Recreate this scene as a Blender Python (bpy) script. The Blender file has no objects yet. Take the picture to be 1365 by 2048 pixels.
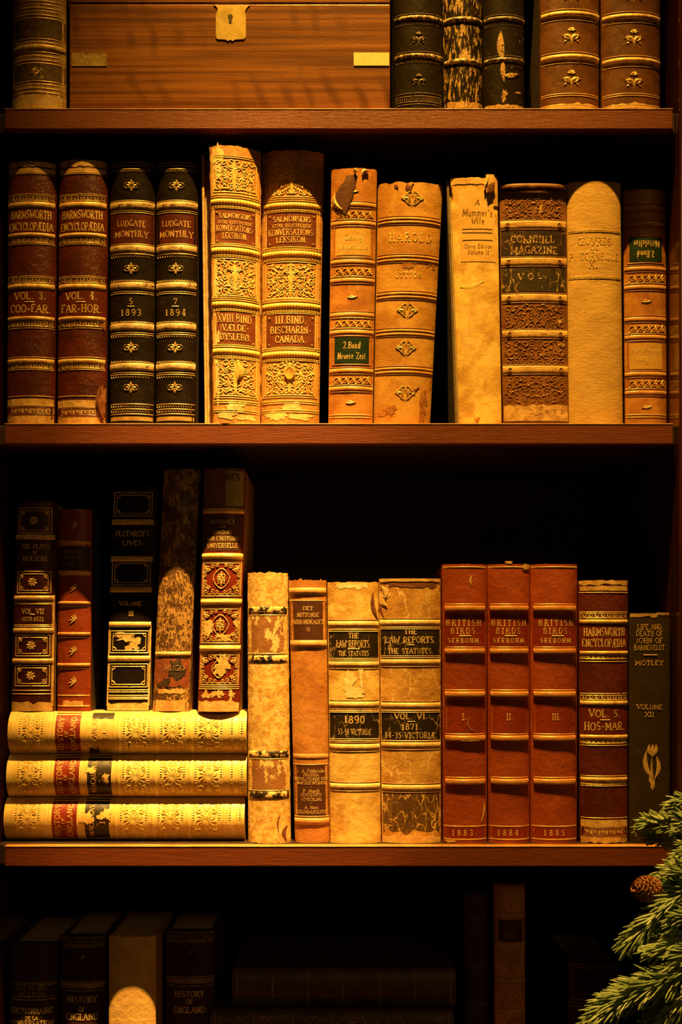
import bpy, math, random
from mathutils import Vector, noise

C = bpy.context.scene.collection
PI = math.pi
# ------------------------------------------------------------------ camera, world, lamps
U = 0.0005            # metres per photo pixel at the front edge of the shelves (y = 0)
D = 1.30              # camera distance from that plane
ZC = (2048-1280)*U    # camera height
cam_d = bpy.data.cameras.new('camera')
cam = bpy.data.objects.new('camera', cam_d); C.objects.link(cam)
cam.location = (0, -D, ZC); cam.rotation_euler = (PI/2, 0, 0)
cam_d.sensor_fit = 'VERTICAL'; cam_d.sensor_height = 36.0
cam_d.lens = 36.0*D/(2048*U)
cam_d.shift_y = (1024*U-ZC)/(2048*U)
cam_d.clip_start = 0.05
bpy.context.scene.camera = cam

sc = bpy.context.scene
sc.view_settings.view_transform = 'Standard'
sc.view_settings.look = 'None'
sc.view_settings.gamma = 1.0
sc.view_settings.exposure = 0.0
sc.view_settings.use_curve_mapping = False

w = bpy.data.worlds.new('world'); sc.world = w; w.use_nodes = True
w.node_tree.nodes['Background'].inputs[0].default_value = (1.0, 0.38, 0.08, 1)
w.node_tree.nodes['Background'].inputs[1].default_value = 0.014

def spot(name, loc, target, watts, cone, blend, radius, col):
    l = bpy.data.lights.new(name, 'SPOT'); l.energy = watts; l.color = col
    l.spot_size = math.radians(cone); l.spot_blend = blend; l.shadow_soft_size = radius
    o = bpy.data.objects.new(name, l); C.objects.link(o); o.location = loc
    o.rotation_euler = (Vector(target)-Vector(loc)).to_track_quat('-Z', 'Y').to_euler()
    return o
WARM = (1.0, 0.505, 0.065)
LAMP = (0.03, -0.60, 2.58)
spot('ceiling_spot', LAMP, (0.05, 0.02, 0.47), 600, 28, 1.0, 0.016, WARM)
spot('added_narrow_spot', (LAMP[0]-0.02, LAMP[1], LAMP[2]), (-0.12, 0.02, 0.25), 800, 11.5, 1.0, 0.016, (1.0, 0.55, 0.14))  # added spot beside the ceiling one, brightens the flat stack
spot('fill_lamp', (0.9, -2.6, 1.5), (-0.08, 0.0, 0.06), 19, 38, 1.0, 0.25, (1.0, 0.55, 0.16))  # added unseen fill light that lifts the shadows from the front

# ------------------------------------------------------------------ helpers
def XW(px, d): return (px-682.5)*U*(1+d/D)
def ZW(py, d): return ZC + ((2048-py)*U-ZC)*(1+d/D)
def P(px, py, d): return Vector((XW(px, d), d, ZW(py, d)))
def PY(z, d): return 2048-((z-ZC)/(1+d/D)+ZC)/U

def inp(n, name, v):
    if name in n.inputs: n.inputs[name].default_value = v

def mat(name, c1, c2=None, rough=0.5, metal=0.0, scale=60, grain=0.35, gscale=900, stretch=(1, 1, 1),
        wear=None, wear_thr=0.6, wear_scale=(90, 90, 30), wear_soft=0.03,
        crack=None, crack_scale=70, crack_w=0.05, weave=False, holes=None, hole_scale=260,
        spec=0.4, seed=0.0, hatch=False, coat=0.0, contrast=(0.40, 0.60)):
    m = bpy.data.materials.new(name); m.use_nodes = True
    nt = m.node_tree; N = nt.nodes; L = nt.links
    b = N['Principled BSDF']; out = N['Material Output']
    tc = N.new('ShaderNodeTexCoord')
    def mapping(s, off=0.0):
        mp = N.new('ShaderNodeMapping'); L.new(tc.outputs['Object'], mp.inputs[0])
        mp.inputs['Scale'].default_value = s
        mp.inputs['Location'].default_value = (seed*3.7+off, seed*1.9-off, seed*2.3+off*2)
        return mp.outputs[0]
    def noi(vec, sc_, det=4, rgh=0.6, dist=0.0):
        n = N.new('ShaderNodeTexNoise'); L.new(vec, n.inputs['Vector'])
        n.inputs['Scale'].default_value = sc_; n.inputs['Detail'].default_value = det
        n.inputs['Roughness'].default_value = rgh; n.inputs['Distortion'].default_value = dist
        return n.outputs[0]
    def ramp(src, a, bb):
        r = N.new('ShaderNodeMapRange'); L.new(src, r.inputs[0])
        r.inputs[1].default_value = a; r.inputs[2].default_value = bb; r.clamp = True
        return r.outputs[0]
    def mix(f, a, bb):
        n = N.new('ShaderNodeMix'); n.data_type = 'RGBA'
        if isinstance(f, float): n.inputs[0].default_value = f
        else: L.new(f, n.inputs[0])
        for s, v in ((6, a), (7, bb)):
            if isinstance(v, tuple): n.inputs[s].default_value = (*v, 1)
            else: L.new(v, n.inputs[s])
        return n.outputs[2]
    c2 = c2 or tuple(x*0.62 for x in c1)
    col = mix(ramp(noi(mapping(stretch), scale, 5, 0.62, 0.4), *contrast), c2, c1)
    fine = noi(mapping((1, 1, 1), 3.1), gscale, 2)
    col = mix(ramp(fine, 0.35, 0.75), col, mix(0.3, col, tuple(min(1, x*1.6) for x in c1)))
    hgt = fine
    if crack:
        v = N.new('ShaderNodeTexVoronoi'); v.feature = 'DISTANCE_TO_EDGE'
        mpv = mapping((1, 1, 0.45), 5.0)
        nn = N.new('ShaderNodeTexNoise'); nn.inputs['Scale'].default_value = 150; L.new(mpv, nn.inputs['Vector'])
        add = N.new('ShaderNodeVectorMath'); add.operation = 'MULTIPLY_ADD'
        L.new(nn.outputs[1], add.inputs[0]); add.inputs[1].default_value = (0.012, 0.012, 0.012); L.new(mpv, add.inputs[2])
        L.new(add.outputs[0], v.inputs['Vector']); v.inputs['Scale'].default_value = crack_scale
        thr = noi(mapping((1, 1, 1), 9.0), 70, 2)
        mm = N.new('ShaderNodeMath'); mm.operation = 'MULTIPLY'; L.new(ramp(thr, 0.40, 0.62), mm.inputs[0]); mm.inputs[1].default_value = crack_w
        lt = N.new('ShaderNodeMath'); lt.operation = 'LESS_THAN'; L.new(v.outputs[0], lt.inputs[0]); L.new(mm.outputs[0], lt.inputs[1])
        col = mix(lt.outputs[0], col, crack)
    if wear:
        k = ramp(noi(mapping(wear_scale, 1.3), 1.0, 6, 0.68, 0.3), wear_thr, wear_thr+wear_soft)
        col = mix(k, col, wear)
    if hatch:
        for s in (1, -1):
            wv = N.new('ShaderNodeTexWave'); wv.wave_type = 'BANDS'; wv.bands_direction = 'X'
            mp = N.new('ShaderNodeMapping'); L.new(tc.outputs['Object'], mp.inputs[0]); mp.inputs['Rotation'].default_value = (0, s*0.9, 0)
            L.new(mp.outputs[0], wv.inputs[0]); wv.inputs['Scale'].default_value = 230; wv.inputs['Distortion'].default_value = 3
            ad = N.new('ShaderNodeMath'); ad.operation = 'MULTIPLY_ADD'; L.new(wv.outputs[1], ad.inputs[0]); ad.inputs[1].default_value = 0.35; L.new(hgt, ad.inputs[2]); hgt = ad.outputs[0]
    if weave:
        for ax in ('X', 'Z'):
            wv = N.new('ShaderNodeTexWave'); wv.bands_direction = ax; L.new(tc.outputs['Object'], wv.inputs[0])
            wv.inputs['Scale'].default_value = 420; wv.inputs['Distortion'].default_value = 1.5
            ad = N.new('ShaderNodeMath'); ad.operation = 'MULTIPLY_ADD'; L.new(wv.outputs[1], ad.inputs[0]); ad.inputs[1].default_value = 0.4; L.new(hgt, ad.inputs[2]); hgt = ad.outputs[0]
    bmp = N.new('ShaderNodeBump'); bmp.inputs['Strength'].default_value = grain; bmp.inputs['Distance'].default_value = 0.0006
    L.new(hgt, bmp.inputs['Height'])
    b2 = N.new('ShaderNodeBump'); b2.inputs['Strength'].default_value = grain*0.7; b2.inputs['Distance'].default_value = 0.002
    L.new(noi(mapping(stretch, 7.0), 160, 3), b2.inputs['Height']); L.new(bmp.outputs[0], b2.inputs['Normal'])
    L.new(b2.outputs[0], b.inputs['Normal'])
    L.new(col, b.inputs['Base Color'])
    b.inputs['Roughness'].default_value = rough; b.inputs['Metallic'].default_value = metal
    inp(b, 'Specular IOR Level', spec); inp(b, 'Coat Weight', coat); inp(b, 'Coat Roughness', 0.2)
    if holes is not None:
        tr = N.new('ShaderNodeBsdfTransparent'); mx = N.new('ShaderNodeMixShader')
        L.new(ramp(noi(mapping((1, 1, 1), 2.2), hole_scale, 4, 0.7), holes, holes+0.06), mx.inputs[0])
        L.new(b.outputs[0], mx.inputs[1]); L.new(tr.outputs[0], mx.inputs[2]); L.new(mx.outputs[0], out.inputs[0])
    return m

_cache = {}
def M(key, *a, **k):
    if key not in _cache: _cache[key] = mat(key, *a, **k)
    return _cache[key]

class MB:
    def __init__(s): s.v = []; s.f = []; s.m = []
    def vert(s, p): s.v.append(tuple(p)); return len(s.v)-1
    def face(s, idx, m=0): s.f.append(tuple(idx)); s.m.append(m)
    def grid(s, rows, m=0, flip=False):
        ids = [[s.vert(p) for p in r] for r in rows]
        for i in range(len(ids)-1):
            for j in range(len(ids[0])-1):
                q = (ids[i][j], ids[i][j+1], ids[i+1][j+1], ids[i+1][j])
                s.face(q[::-1] if flip else q, m)
        return ids
    def box(s, lo, hi, m=0, bev=0.0):
        x0, y0, z0 = lo; x1, y1, z1 = hi
        i = [s.vert((x, y, z)) for x in (x0, x1) for y in (y0, y1) for z in (z0, z1)]
        for q in ((0, 1, 3, 2), (4, 6, 7, 5), (0, 4, 5, 1), (2, 3, 7, 6), (0, 2, 6, 4), (1, 5, 7, 3)):
            s.face([i[k] for k in q], m)
    def build(s, name, mats, parent=None, origin=(0, 0, 0), smooth=True, bevel=0.0):
        if not s.v: return None
        me = bpy.data.meshes.new(name)
        o0 = Vector(origin)
        me.from_pydata([tuple(Vector(p)-o0) for p in s.v], [], s.f)
        for mm in (mats if isinstance(mats, (list, tuple)) else [mats]): me.materials.append(mm)
        for p, k in zip(me.polygons, s.m): p.material_index = k
        me.validate()
        if smooth:
            me.polygons.foreach_set('use_smooth', [True]*len(me.polygons))
            me.set_sharp_from_angle(angle=math.radians(40))
        o = bpy.data.objects.new(name, me); C.objects.link(o)
        if parent is not None: o.parent = parent
        else: o.location = origin
        if bevel:
            b = o.modifiers.new('bevel', 'BEVEL'); b.width = bevel; b.segments = 3; b.limit_method = 'ANGLE'
        return o

def thing(name, loc, label, cat, group=None):
    o = bpy.data.objects.new(name, None); C.objects.link(o); o.location = loc; o.empty_display_size = 0.02
    o['label'] = label; o['category'] = cat
    if group: o['group'] = group
    return o

# ------------------------------------------------------------------ stroke lettering
def arc(cx, cy, rx, ry, a0, a1, n=8):
    return [(cx+rx*math.cos(math.radians(a0+(a1-a0)*i/n)), cy+ry*math.sin(math.radians(a0+(a1-a0)*i/n))) for i in range(n+1)]
G = {
'A': (.95, [[(0, 0), (.5, 1)], [(.5, 1), (1, 0)], [(.2, .35), (.8, .35)]]),
'B': (.8, [[(.12, 0), (.12, 1)], [(.12, 1), (.5, 1)]+arc(.5, .76, .38, .24, 90, -90)+[(.12, .52)], [(.5, .52)]+arc(.55, .26, .43, .26, 90, -90)+[(.12, 0.0)]]),
'C': (.85, [arc(.55, .5, .52, .5, 42, 318, 14), [(.94, .98), (.94, .72)]]),
'D': (.9, [[(.12, 0), (.12, 1)], [(.12, 1), (.4, 1)]+arc(.42, .5, .56, .5, 90, -90, 10)+[(.12, 0.0)]]),
'E': (.75, [[(.12, 0), (.12, 1)], [(.12, 1), (.95, 1), (.95, .82)], [(.12, .52), (.7, .52)], [(.12, 0), (.95, 0), (.95, .2)]]),
'F': (.72, [[(.12, 0), (.12, 1)], [(.12, 1), (.95, 1), (.95, .8)], [(.12, .52), (.7, .52)]]),
'G': (.92, [arc(.52, .5, .5, .5, 45, 330, 14), [(.93, 0), (.93, .45)], [(.65, .45), (1, .45)]]),
'H': (.9, [[(.12, 0), (.12, 1)], [(.88, 0), (.88, 1)], [(.12, .52), (.88, .52)]]),
'I': (.4, [[(.5, 0), (.5, 1)]]),
'J': (.5, [[(.75, 1), (.75, .2)]+arc(.42, .2, .33, .2, 0, -170, 6)]),
'K': (.88, [[(.12, 0), (.12, 1)], [(.9, 1), (.12, .42)], [(.4, .6), (.95, 0)]]),
'L': (.72, [[(.12, 0), (.12, 1)], [(.12, 0), (.95, 0), (.95, .25)]]),
'M': (1.15, [[(.1, 0), (.12, 1)], [(.12, 1), (.5, .22)], [(.5, .22), (.88, 1)], [(.9, 0), (.88, 1)]]),
'N': (.92, [[(.12, 0), (.12, 1)], [(.12, 1), (.88, 0)], [(.88, 0), (.88, 1)]]),
'O': (.95, [arc(.5, .5, .48, .5, 0, 360, 18)]),
'P': (.78, [[(.12, 0), (.12, 1)], [(.12, 1), (.5, 1)]+arc(.52, .73, .42, .27, 90, -90)+[(.12, .46)]]),
'R': (.88, [[(.12, 0), (.12, 1)], [(.12, 1), (.5, 1)]+arc(.5, .75, .38, .25, 90, -90)+[(.12, .5)], [(.45, .5), (.95, 0)]]),
'S': (.72, [arc(.5, .74, .38, .26, 35, 270, 10)+arc(.5, .25, .42, .25, 90, -150, 10)]),
'T': (.85, [[(.5, 0), (.5, 1)], [(0, .8), (0.02, 1), (.98, 1), (1, .8)]]),
'U': (.9, [[(.12, 1), (.12, .35)]+arc(.5, .35, .38, .35, 180, 360, 10)+[(.88, 1)]]),
'V': (.92, [[(0, 1), (.5, 0)], [(.5, 0), (1, 1)]]),
'W': (1.25, [[(0, 1), (.28, 0)], [(.28, 0), (.5, .8), (.72, 0)], [(.72, 0), (1, 1)]]),
'X': (.9, [[(.02, 1), (.98, 0)], [(.02, 0), (.98, 1)]]),
'Y': (.9, [[(0, 1), (.5, .48)], [(1, 1), (.5, .48)], [(.5, 0), (.5, .48)]]),
'Z': (.8, [[(.05, .82), (.05, 1), (.92, 1), (.05, 0), (.95, 0), (.95, .2)]]),
'Æ': (1.3, [[(0, 0), (.48, 1)], [(.55, 0), (.55, 1)], [(.48, 1), (.98, 1), (.98, .82)], [(.22, .42), (.82, .42)], [(.55, 0), (1, 0), (1, .2)]]),
'Œ': (1.35, [arc(.35, .5, .34, .5, 0, 360, 16), [(.62, 0), (.62, 1)], [(.62, 1), (1, 1), (1, .82)], [(.62, .5), (.88, .5)], [(.62, 0), (1, 0), (1, .2)]]),
'Ø': (.95, [arc(.5, .5, .48, .5, 0, 360, 18), [(.1, -.05), (.9, 1.05)]]),
'Å': (.95, [[(0, 0), (.5, .85)], [(.5, .85), (1, 0)], [(.2, .3), (.8, .3)], arc(.5, 1.0, .12, .1, 0, 360, 6)]),
'0': (.72, [arc(.5, .5, .42, .5, 0, 360, 16)]),
'1': (.5, [[(.5, 0), (.5, 1)], [(.5, 1), (.2, .8)]]),
'2': (.72, [arc(.48, .72, .38, .28, 160, -40, 8)+[(.08, .02), (.9, .02), (.9, .2)]]),
'3': (.72, [arc(.45, .74, .36, .26, 150, -90, 8)+arc(.45, .25, .42, .25, 90, -150, 8)]),
'4': (.74, [[(.68, 0), (.68, 1)], [(.68, .98), (.05, .3), (.98, .3)]]),
'5': (.72, [[(.85, .98), (.2, .98), (.16, .56)]+arc(.45, .31, .42, .3, 110, -150, 10)]),
'6': (.72, [arc(.5, .5, .42, .5, 60, 180, 6)+arc(.5, .3, .42, .3, 180, 540, 12)]),
'7': (.72, [[(.08, .8), (.08, .98), (.92, .98), (.38, .01)]]),
'8': (.72, [arc(.5, .76, .32, .24, -90, 270, 12), arc(.5, .26, .42, .26, 90, 450, 12)]),
'9': (.72, [arc(.5, .5, .42, .5, 240, 360, 6)+arc(.5, .7, .42, .3, 0, 360, 12)]),
'.': (.3, [[(.3, .02), (.7, .02)], [(.3, .1), (.7, .1)]]),
',': (.3, [[(.6, .1), (.3, -.15)]]),
'-': (.55, [[(.1, .45), (.9, .45)]]),
'=': (.6, [[(.05, .5), (.95, .5)], [(.05, .34), (.95, .34)]]),
':': (.3, [[(.3, .05), (.7, .05)], [(.3, .6), (.7, .6)]]),
"'": (.25, [[(.5, 1), (.4, .75)]]),
'·': (.3, [[(.3, .45), (.7, .45)], [(.3, .53), (.7, .53)]]),
' ': (.5, []),
'a': (.62, [[(.75, .62), (.75, .1), (.95, .02)], arc(.42, .28, .34, .27, 60, 330, 10)]),
'b': (.62, [[(.12, 1.0), (.12, 0.02)], arc(.48, .3, .38, .3, 150, -150, 10)]),
'c': (.52, [arc(.52, .3, .42, .3, 45, 320, 10)]),
'd': (.62, [[(.85, 1.0), (.85, 0.02)], arc(.48, .3, .38, .3, 30, 330, 10)]),
'e': (.55, [[(.1, .33), (.9, .36)]+arc(.5, .3, .4, .31, 10, 320, 10)]),
'f': (.42, [arc(.65, .82, .3, .18, 60, 180, 5)+[(.35, 0)], [(.1, .6), (.8, .6)]]),
'g': (.6, [arc(.45, .36, .33, .25, 0, 360, 10), [(.85, .62), (.82, -.1)]+arc(.45, -.12, .36, .18, 0, -150, 6)]),
'h': (.62, [[(.12, 0), (.12, 1)], arc(.47, .34, .35, .28, 160, 0, 6)+[(.82, 0)]]),
'i': (.3, [[(.5, 0), (.5, .6)], [(.3, .85), (.7, .85)]]),
'l': (.3, [[(.5, 0), (.5, 1)]]),
'm': (.95, [[(.1, 0), (.1, .6)], arc(.3, .38, .2, .23, 160, 0, 5)+[(.5, 0)], arc(.7, .38, .2, .23, 160, 0, 5)+[(.9, 0)]]),
'n': (.62, [[(.12, 0), (.12, .6)], arc(.47, .34, .35, .28, 160, 0, 6)+[(.82, 0)]]),
'o': (.6, [arc(.5, .3, .4, .3, 0, 360, 12)]),
'r': (.45, [[(.25, 0), (.25, .6)], arc(.6, .36, .35, .25, 150, 60, 4)]),
's': (.46, [arc(.5, .46, .32, .16, 35, 270, 7)+arc(.5, .15, .34, .16, 90, -150, 7)]),
't': (.42, [[(.4, .9), (.4, .15), (.8, .02)], [(.1, .6), (.85, .6)]]),
'u': (.62, [[(.12, .6), (.12, .25)]+arc(.45, .25, .33, .25, 180, 340, 6), [(.82, .6), (.85, 0)]]),
'z': (.55, [[(.08, .6), (.9, .6), (.08, .02), (.92, .02)]]),
}

class Canvas:
    """2-D shapes (photo pixel units) wrapped on a spine surface S(x, y, off)."""
    def patch(s, mb, x0, x1, y0, y1, off=0.00035, m=0, bulge=0.0, step=9, thick=True, rag0=0, rag1=0, seed=0):
        nx = max(2, int(abs(x1-x0)/step)+1); ny = max(1, int(abs(y1-y0)/(step*1.2))+1)
        if bulge: ny = max(ny, 7)
        rows = []
        for j in range(ny+1):
            r = []
            for i in range(nx+1):
                x = x0+(x1-x0)*i/nx; f = j/ny
                ya = y0+(rag0*(noise.noise(Vector((x*.13, seed+y0, 0)))+.5*noise.noise(Vector((x*.5, seed, 3)))) if rag0 else 0)
                yb = y1+(rag1*(noise.noise(Vector((x*.13, seed+y1, 7)))+.5*noise.noise(Vector((x*.5, seed, 9)))) if rag1 else 0)
                o = off + (bulge*math.sqrt(max(0, 1-(2*f-1)**2)) if bulge else 0)
                r.append(s.S(x, ya+(yb-ya)*f, o))
            rows.append(r)
        mb.grid(rows, m)
        if thick:   # skirts down to the surface underneath
            for edge in ([(i, 0) for i in range(nx+1)], [(i, ny) for i in range(nx, -1, -1)], [(0, j) for j in range(ny, -1, -1)], [(nx, j) for j in range(ny+1)]):
                top = [rows[j][i] for i, j in edge]
                mb.grid([[p+Vector((0, 0.0006, 0)) for p in top], top], m)
    def ribbon(s, mb, pts, wd, off=0.0003, h=0.00045, m=0):
        n = len(pts)
        if n < 2: return
        L, Cn, R = [], [], []
        for i, (x, y) in enumerate(pts):
            a = pts[max(0, i-1)]; b = pts[min(n-1, i+1)]
            dx, dy = b[0]-a[0], b[1]-a[1]; l = math.hypot(dx, dy) or 1
            ww = (wd(i/(n-1)) if callable(wd) else wd)/2
            nx, ny = -dy/l*ww, dx/l*ww
            L.append(s.S(x-nx, y-ny, off)); Cn.append(s.S(x, y, off+h)); R.append(s.S(x+nx, y+ny, off))
        mb.grid([L, Cn, R], m)
    def hline(s, mb, y, wd=2.0, x0=None, x1=None, off=0.0003, h=0.0003, m=0):
        x0 = -s.hw*.97 if x0 is None else x0; x1 = s.hw*.97 if x1 is None else x1
        n = max(6, int(abs(x1-x0)/7))
        s.ribbon(mb, [(x0+(x1-x0)*i/n, y) for i in range(n+1)], wd, off, h, m)
    def vline(s, mb, x, y0, y1, wd=1.6, off=0.0003, h=0.0003, m=0):
        n = max(3, int(abs(y1-y0)/9)); s.ribbon(mb, [(x, y0+(y1-y0)*i/n) for i in range(n+1)], wd, off, h, m)
    def frame(s, mb, x0, x1, y0, y1, wd=1.5, m=0, off=0.0003):
        s.hline(mb, y0, wd, x0, x1, m=m, off=off); s.hline(mb, y1, wd, x0, x1, m=m, off=off); s.vline(mb, x0, y0, y1, wd, m=m, off=off); s.vline(mb, x1, y0, y1, wd, m=m, off=off)
    def leaf(s, mb, x0, y0, x1, y1, wd, bend=0.0, m=0, off=0.0003, h=0.0005):
        n = 6; pts = []
        dx, dy = x1-x0, y1-y0
        for i in range(n+1):
            f = i/n; b = math.sin(PI*f)*bend
            pts.append((x0+dx*f-dy*b, y0+dy*f+dx*b))
        s.ribbon(mb, pts, lambda f: wd*(0.12+math.sin(PI*min(1, f*1.02))), off, h, m)
    def spiral(s, mb, cx, cy, r, ph, dr, turns=1.25, wd=2.0, m=0, h=0.0006):
        n = int(11*turns)+3
        s.ribbon(mb, [(cx+dr*r*(1-.82*i/n)*math.cos(ph+turns*2*PI*i/n), cy+r*(1-.82*i/n)*math.sin(ph+turns*2*PI*i/n)) for i in range(n+1)],
                 lambda f: wd*(.55+.6*f), m=m, h=h)
    def blot(s, mb, cx, cy, rx, ry, seed=0, off=0.0003, m=0, ragged=.5, n=30):
        ids = []; R = 4
        c = mb.vert(s.S(cx, cy, off))
        for k in range(1, R+1):
            ring = []
            for i in range(n):
                a = 2*PI*i/n
                q = Vector((math.cos(a)*1.3, math.sin(a)*1.3, seed*2.7))
                rr = 1+ragged*(noise.noise(q)*1.3+noise.noise(q*3)*.8+noise.noise(q*7)*.35)
                rr = max(.25, rr)
                ring.append(mb.vert(s.S(cx+rx*rr*k/R*math.cos(a), cy+ry*rr*k/R*math.sin(a), off)))
            ids.append(ring)
        for i in range(n):
            j = (i+1) % n
            mb.face((c, ids[0][i], ids[0][j]), m)
            for k in range(R-1): mb.face((ids[k][i], ids[k+1][i], ids[k+1][j], ids[k][j]), m)
    def text(s, mb, t, cx, cy, h, wid=None, rot=0, th=0.2, m=0, off=0.0004, serif=True, gap=.26, jit=0.0, relief=0.00015, slant=0.0):
        total = sum(G[c][0] for c in t)+gap*(len(t)-1)
        sx = (wid/total) if wid else h
        wb = min(h, sx*1.12)
        x = -total/2; ca, sa = math.cos(rot), math.sin(rot)
        rnd = random.Random(hash(len(t))+int(cy*7))
        for c in t:
            w_, strokes = G[c]
            jy = rnd.uniform(-1, 1)*jit; ends = {}
            for st in strokes:
                for e in (st[0], st[-1]): ends[(round(e[0], 2), round(e[1], 2))] = ends.get((round(e[0], 2), round(e[1], 2)), 0)+1
            def put(pts, wd):
                o = []
                for (a, b) in pts:
                    X = (x+(a+slant*b)*w_)*sx; Y = -(b-.5)*h+jy
                    o.append((cx+X*ca-Y*sa, cy+X*sa+Y*ca))
                s.ribbon(mb, o, wd, off, relief, m)
            for st in strokes:
                if len(st) == 2:
                    dx = (st[1][0]-st[0][0])*w_*sx; dy = (st[1][1]-st[0][1])*h; l = math.hypot(dx, dy) or 1
                    wd = wb*th*(.5+.65*abs(dy)/l)
                    if abs(dx) > abs(dy)*.25 and dx*dy > 0: wd *= .62
                    put([st[0], ((st[0][0]+st[1][0])/2, (st[0][1]+st[1][1])/2), st[1]], wd)
                    if serif and abs(dy)/l > .4:
                        for e in (st[0], st[1]):
                            if e[1] in (0, 1) and ends[(round(e[0], 2), round(e[1], 2))] == 1:
                                put([(e[0]-.2/w_, e[1]), (e[0]+.2/w_, e[1])], wb*th*.55)
                else:
                    put(st, wb*th*.85)
            x += w_+gap
    def dash(s, mb, cx, cy, wid, th=1.8, m=0, off=.0004):
        s.hline(mb, cy, th, cx-wid/2, cx+wid/2, off=off, m=m)
    def greek(s, mb, y0, y1, m=0, wd=1.3, x0=None, x1=None):
        h = y1-y0; x0 = -s.hw*.95 if x0 is None else x0; x1 = s.hw*.95 if x1 is None else x1
        n = max(1, round((x1-x0)/(h*1.35))); u = (x1-x0)/n
        pts = []
        for k in range(n):
            for (a, b) in ((0, 1), (0, 0), (.82, 0), (.82, .72), (.34, .72), (.34, .38), (.56, .38)):
                pts.append((x0+(k+a)*u, y0+b*h))
            s.ribbon(mb, pts, wd, m=m, h=.0003); 
            s.ribbon(mb, [(x0+(k+0)*u, y1), (x0+(k+1)*u, y1)], wd, m=m, h=.0003); pts = []
    def beads(s, mb, y, r=2.6, step=6.2, m=0, x0=None, x1=None, h=.0013):
        x0 = -s.hw*.93 if x0 is None else x0; x1 = s.hw*.93 if x1 is None else x1
        n = int((x1-x0)/step)
        for i in range(n+1):
            s.leaf(mb, x0+(x1-x0)*i/n, y-r*1.5, x0+(x1-x0)*i/n, y+r*1.5, r*1.6, m=m, off=.0002, h=h)
    def hatchrow(s, mb, y0, y1, step=3.4, wd=1.5, m=0, off=.0003, x0=None, x1=None):
        x0 = -s.hw*.93 if x0 is None else x0; x1 = s.hw*.93 if x1 is None else x1
        n = int((x1-x0)/step)
        for i in range(n+1):
            xx = x0+(x1-x0)*i/n; s.ribbon(mb, [(xx, y0), (xx, y1)], wd, off=off, h=.0003, m=m)
    def teeth(s, mb, y, h=3, step=4, m=0):
        n = int(s.hw*1.86/step); x0 = -s.hw*.93
        for i in range(n):
            s.ribbon(mb, [(x0+i*step, y), (x0+(i+.5)*step, y+h)], 1.4, m=m)
    def arabesque(s, mb, x0, x1, y0, y1, seed=1, cell=13, wd=2.0, m=0, axis='x', h=.0006, fill=1.0):
        rn = random.Random(seed); cx, cy = (x0+x1)/2, (y0+y1)/2
        W, H = (x1-x0)/2, (y1-y0)/2
        nx = max(1, round(W/cell)); ny = max(1, round(2*H/cell))
        for i in range(nx):
            for j in range(ny):
                if rn.random() > fill: continue
                ux = W*(i+.5)/nx; uy = y0+2*H*(j+.5)/ny+rn.uniform(-1, 1)
                r = min(W/nx, 2*H/ny)*rn.uniform(.44, .6); ph = rn.uniform(0, 2*PI); tn = rn.uniform(.9, 1.5)
                a = rn.uniform(0, 2*PI); ll = r*rn.uniform(.8, 1.4); bend = rn.uniform(-.4, .4); lw = wd*rn.uniform(1.1, 1.8)
                for sg in (1, -1):
                    s.spiral(mb, cx+sg*ux, uy, r, ph, sg, tn, wd, m, h)
                    bx, by = cx+sg*(ux+r*.8*math.cos(a)), uy+r*.8*math.sin(a)
                    ex, ey = bx+sg*ll*math.cos(a+.8), by+ll*math.sin(a+.8)
                    ex = min(max(ex, x0), x1); ey = min(max(ey, y0), y1); bx = min(max(bx, x0), x1); by = min(max(by, y0), y1)
                    s.leaf(mb, bx, by, ex, ey, lw, sg*bend, m=m)
    # small ornaments
    def orn(s, mb, kind, cx, cy, r, m=0):
        lf = s.leaf
        if kind == 'quatre':
            for dx, dy in ((0, -1), (0, 1)): lf(mb, cx, cy+dy*r*.15, cx, cy+dy*r*1.05, r*.42, m=m)
            for sx_ in (1, -1):
                lf(mb, cx+sx_*r*.2, cy, cx+sx_*r*1.0, cy, r*.4, m=m)
                for sy in (1, -1):
                    lf(mb, cx+sx_*r*.1, cy+sy*r*.1, cx+sx_*r*.6, cy+sy*r*.55, r*.42, m=m)
                    lf(mb, cx+sx_*r*.55, cy+sy*r*.45, cx+sx_*r*1.35, cy, r*.16, sx_*sy*.2, m=m)
        elif kind == 'spray':
            lf(mb, cx, cy+r*1.1, cx, cy-r*.2, r*.16, .05, m=m)
            for a in (-90, -50, -130, -15, -165): lf(mb, cx, cy-r*.55, cx+math.cos(math.radians(a))*r*.5, cy-r*.55+math.sin(math.radians(a))*r*.5, r*.3, m=m)
            for sg in (1, -1):
                lf(mb, cx, cy+r*.75, cx+sg*r*1.1, cy+r*.05, r*.3, -sg*.35, m=m)
                lf(mb, cx+sg*r*.25, cy+r*.45, cx+sg*r*.75, cy-r*.3, r*.26, sg*.3, m=m)
                lf(mb, cx+sg*r*.55, cy+r*.55, cx+sg*r*.85, cy+r*.75, r*.2, m=m)
                s.spiral(mb, cx+sg*r*.42, cy+r*.1, r*.22, 0, sg, 1.1, r*.12, m)
        elif kind == 'rosette':
            for k in range(8):
                a = k*PI/4+.2; lf(mb, cx+math.cos(a)*r*.3, cy+math.sin(a)*r*.3, cx+math.cos(a)*r*1.05, cy+math.sin(a)*r*1.05, r*.5, m=m)
            s.ribbon(mb, [(cx+r*.22*math.cos(a), cy+r*.22*math.sin(a)) for a in [i*PI/4 for i in range(9)]], r*.16, m=m)
        elif kind == 'lozenge':
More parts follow.
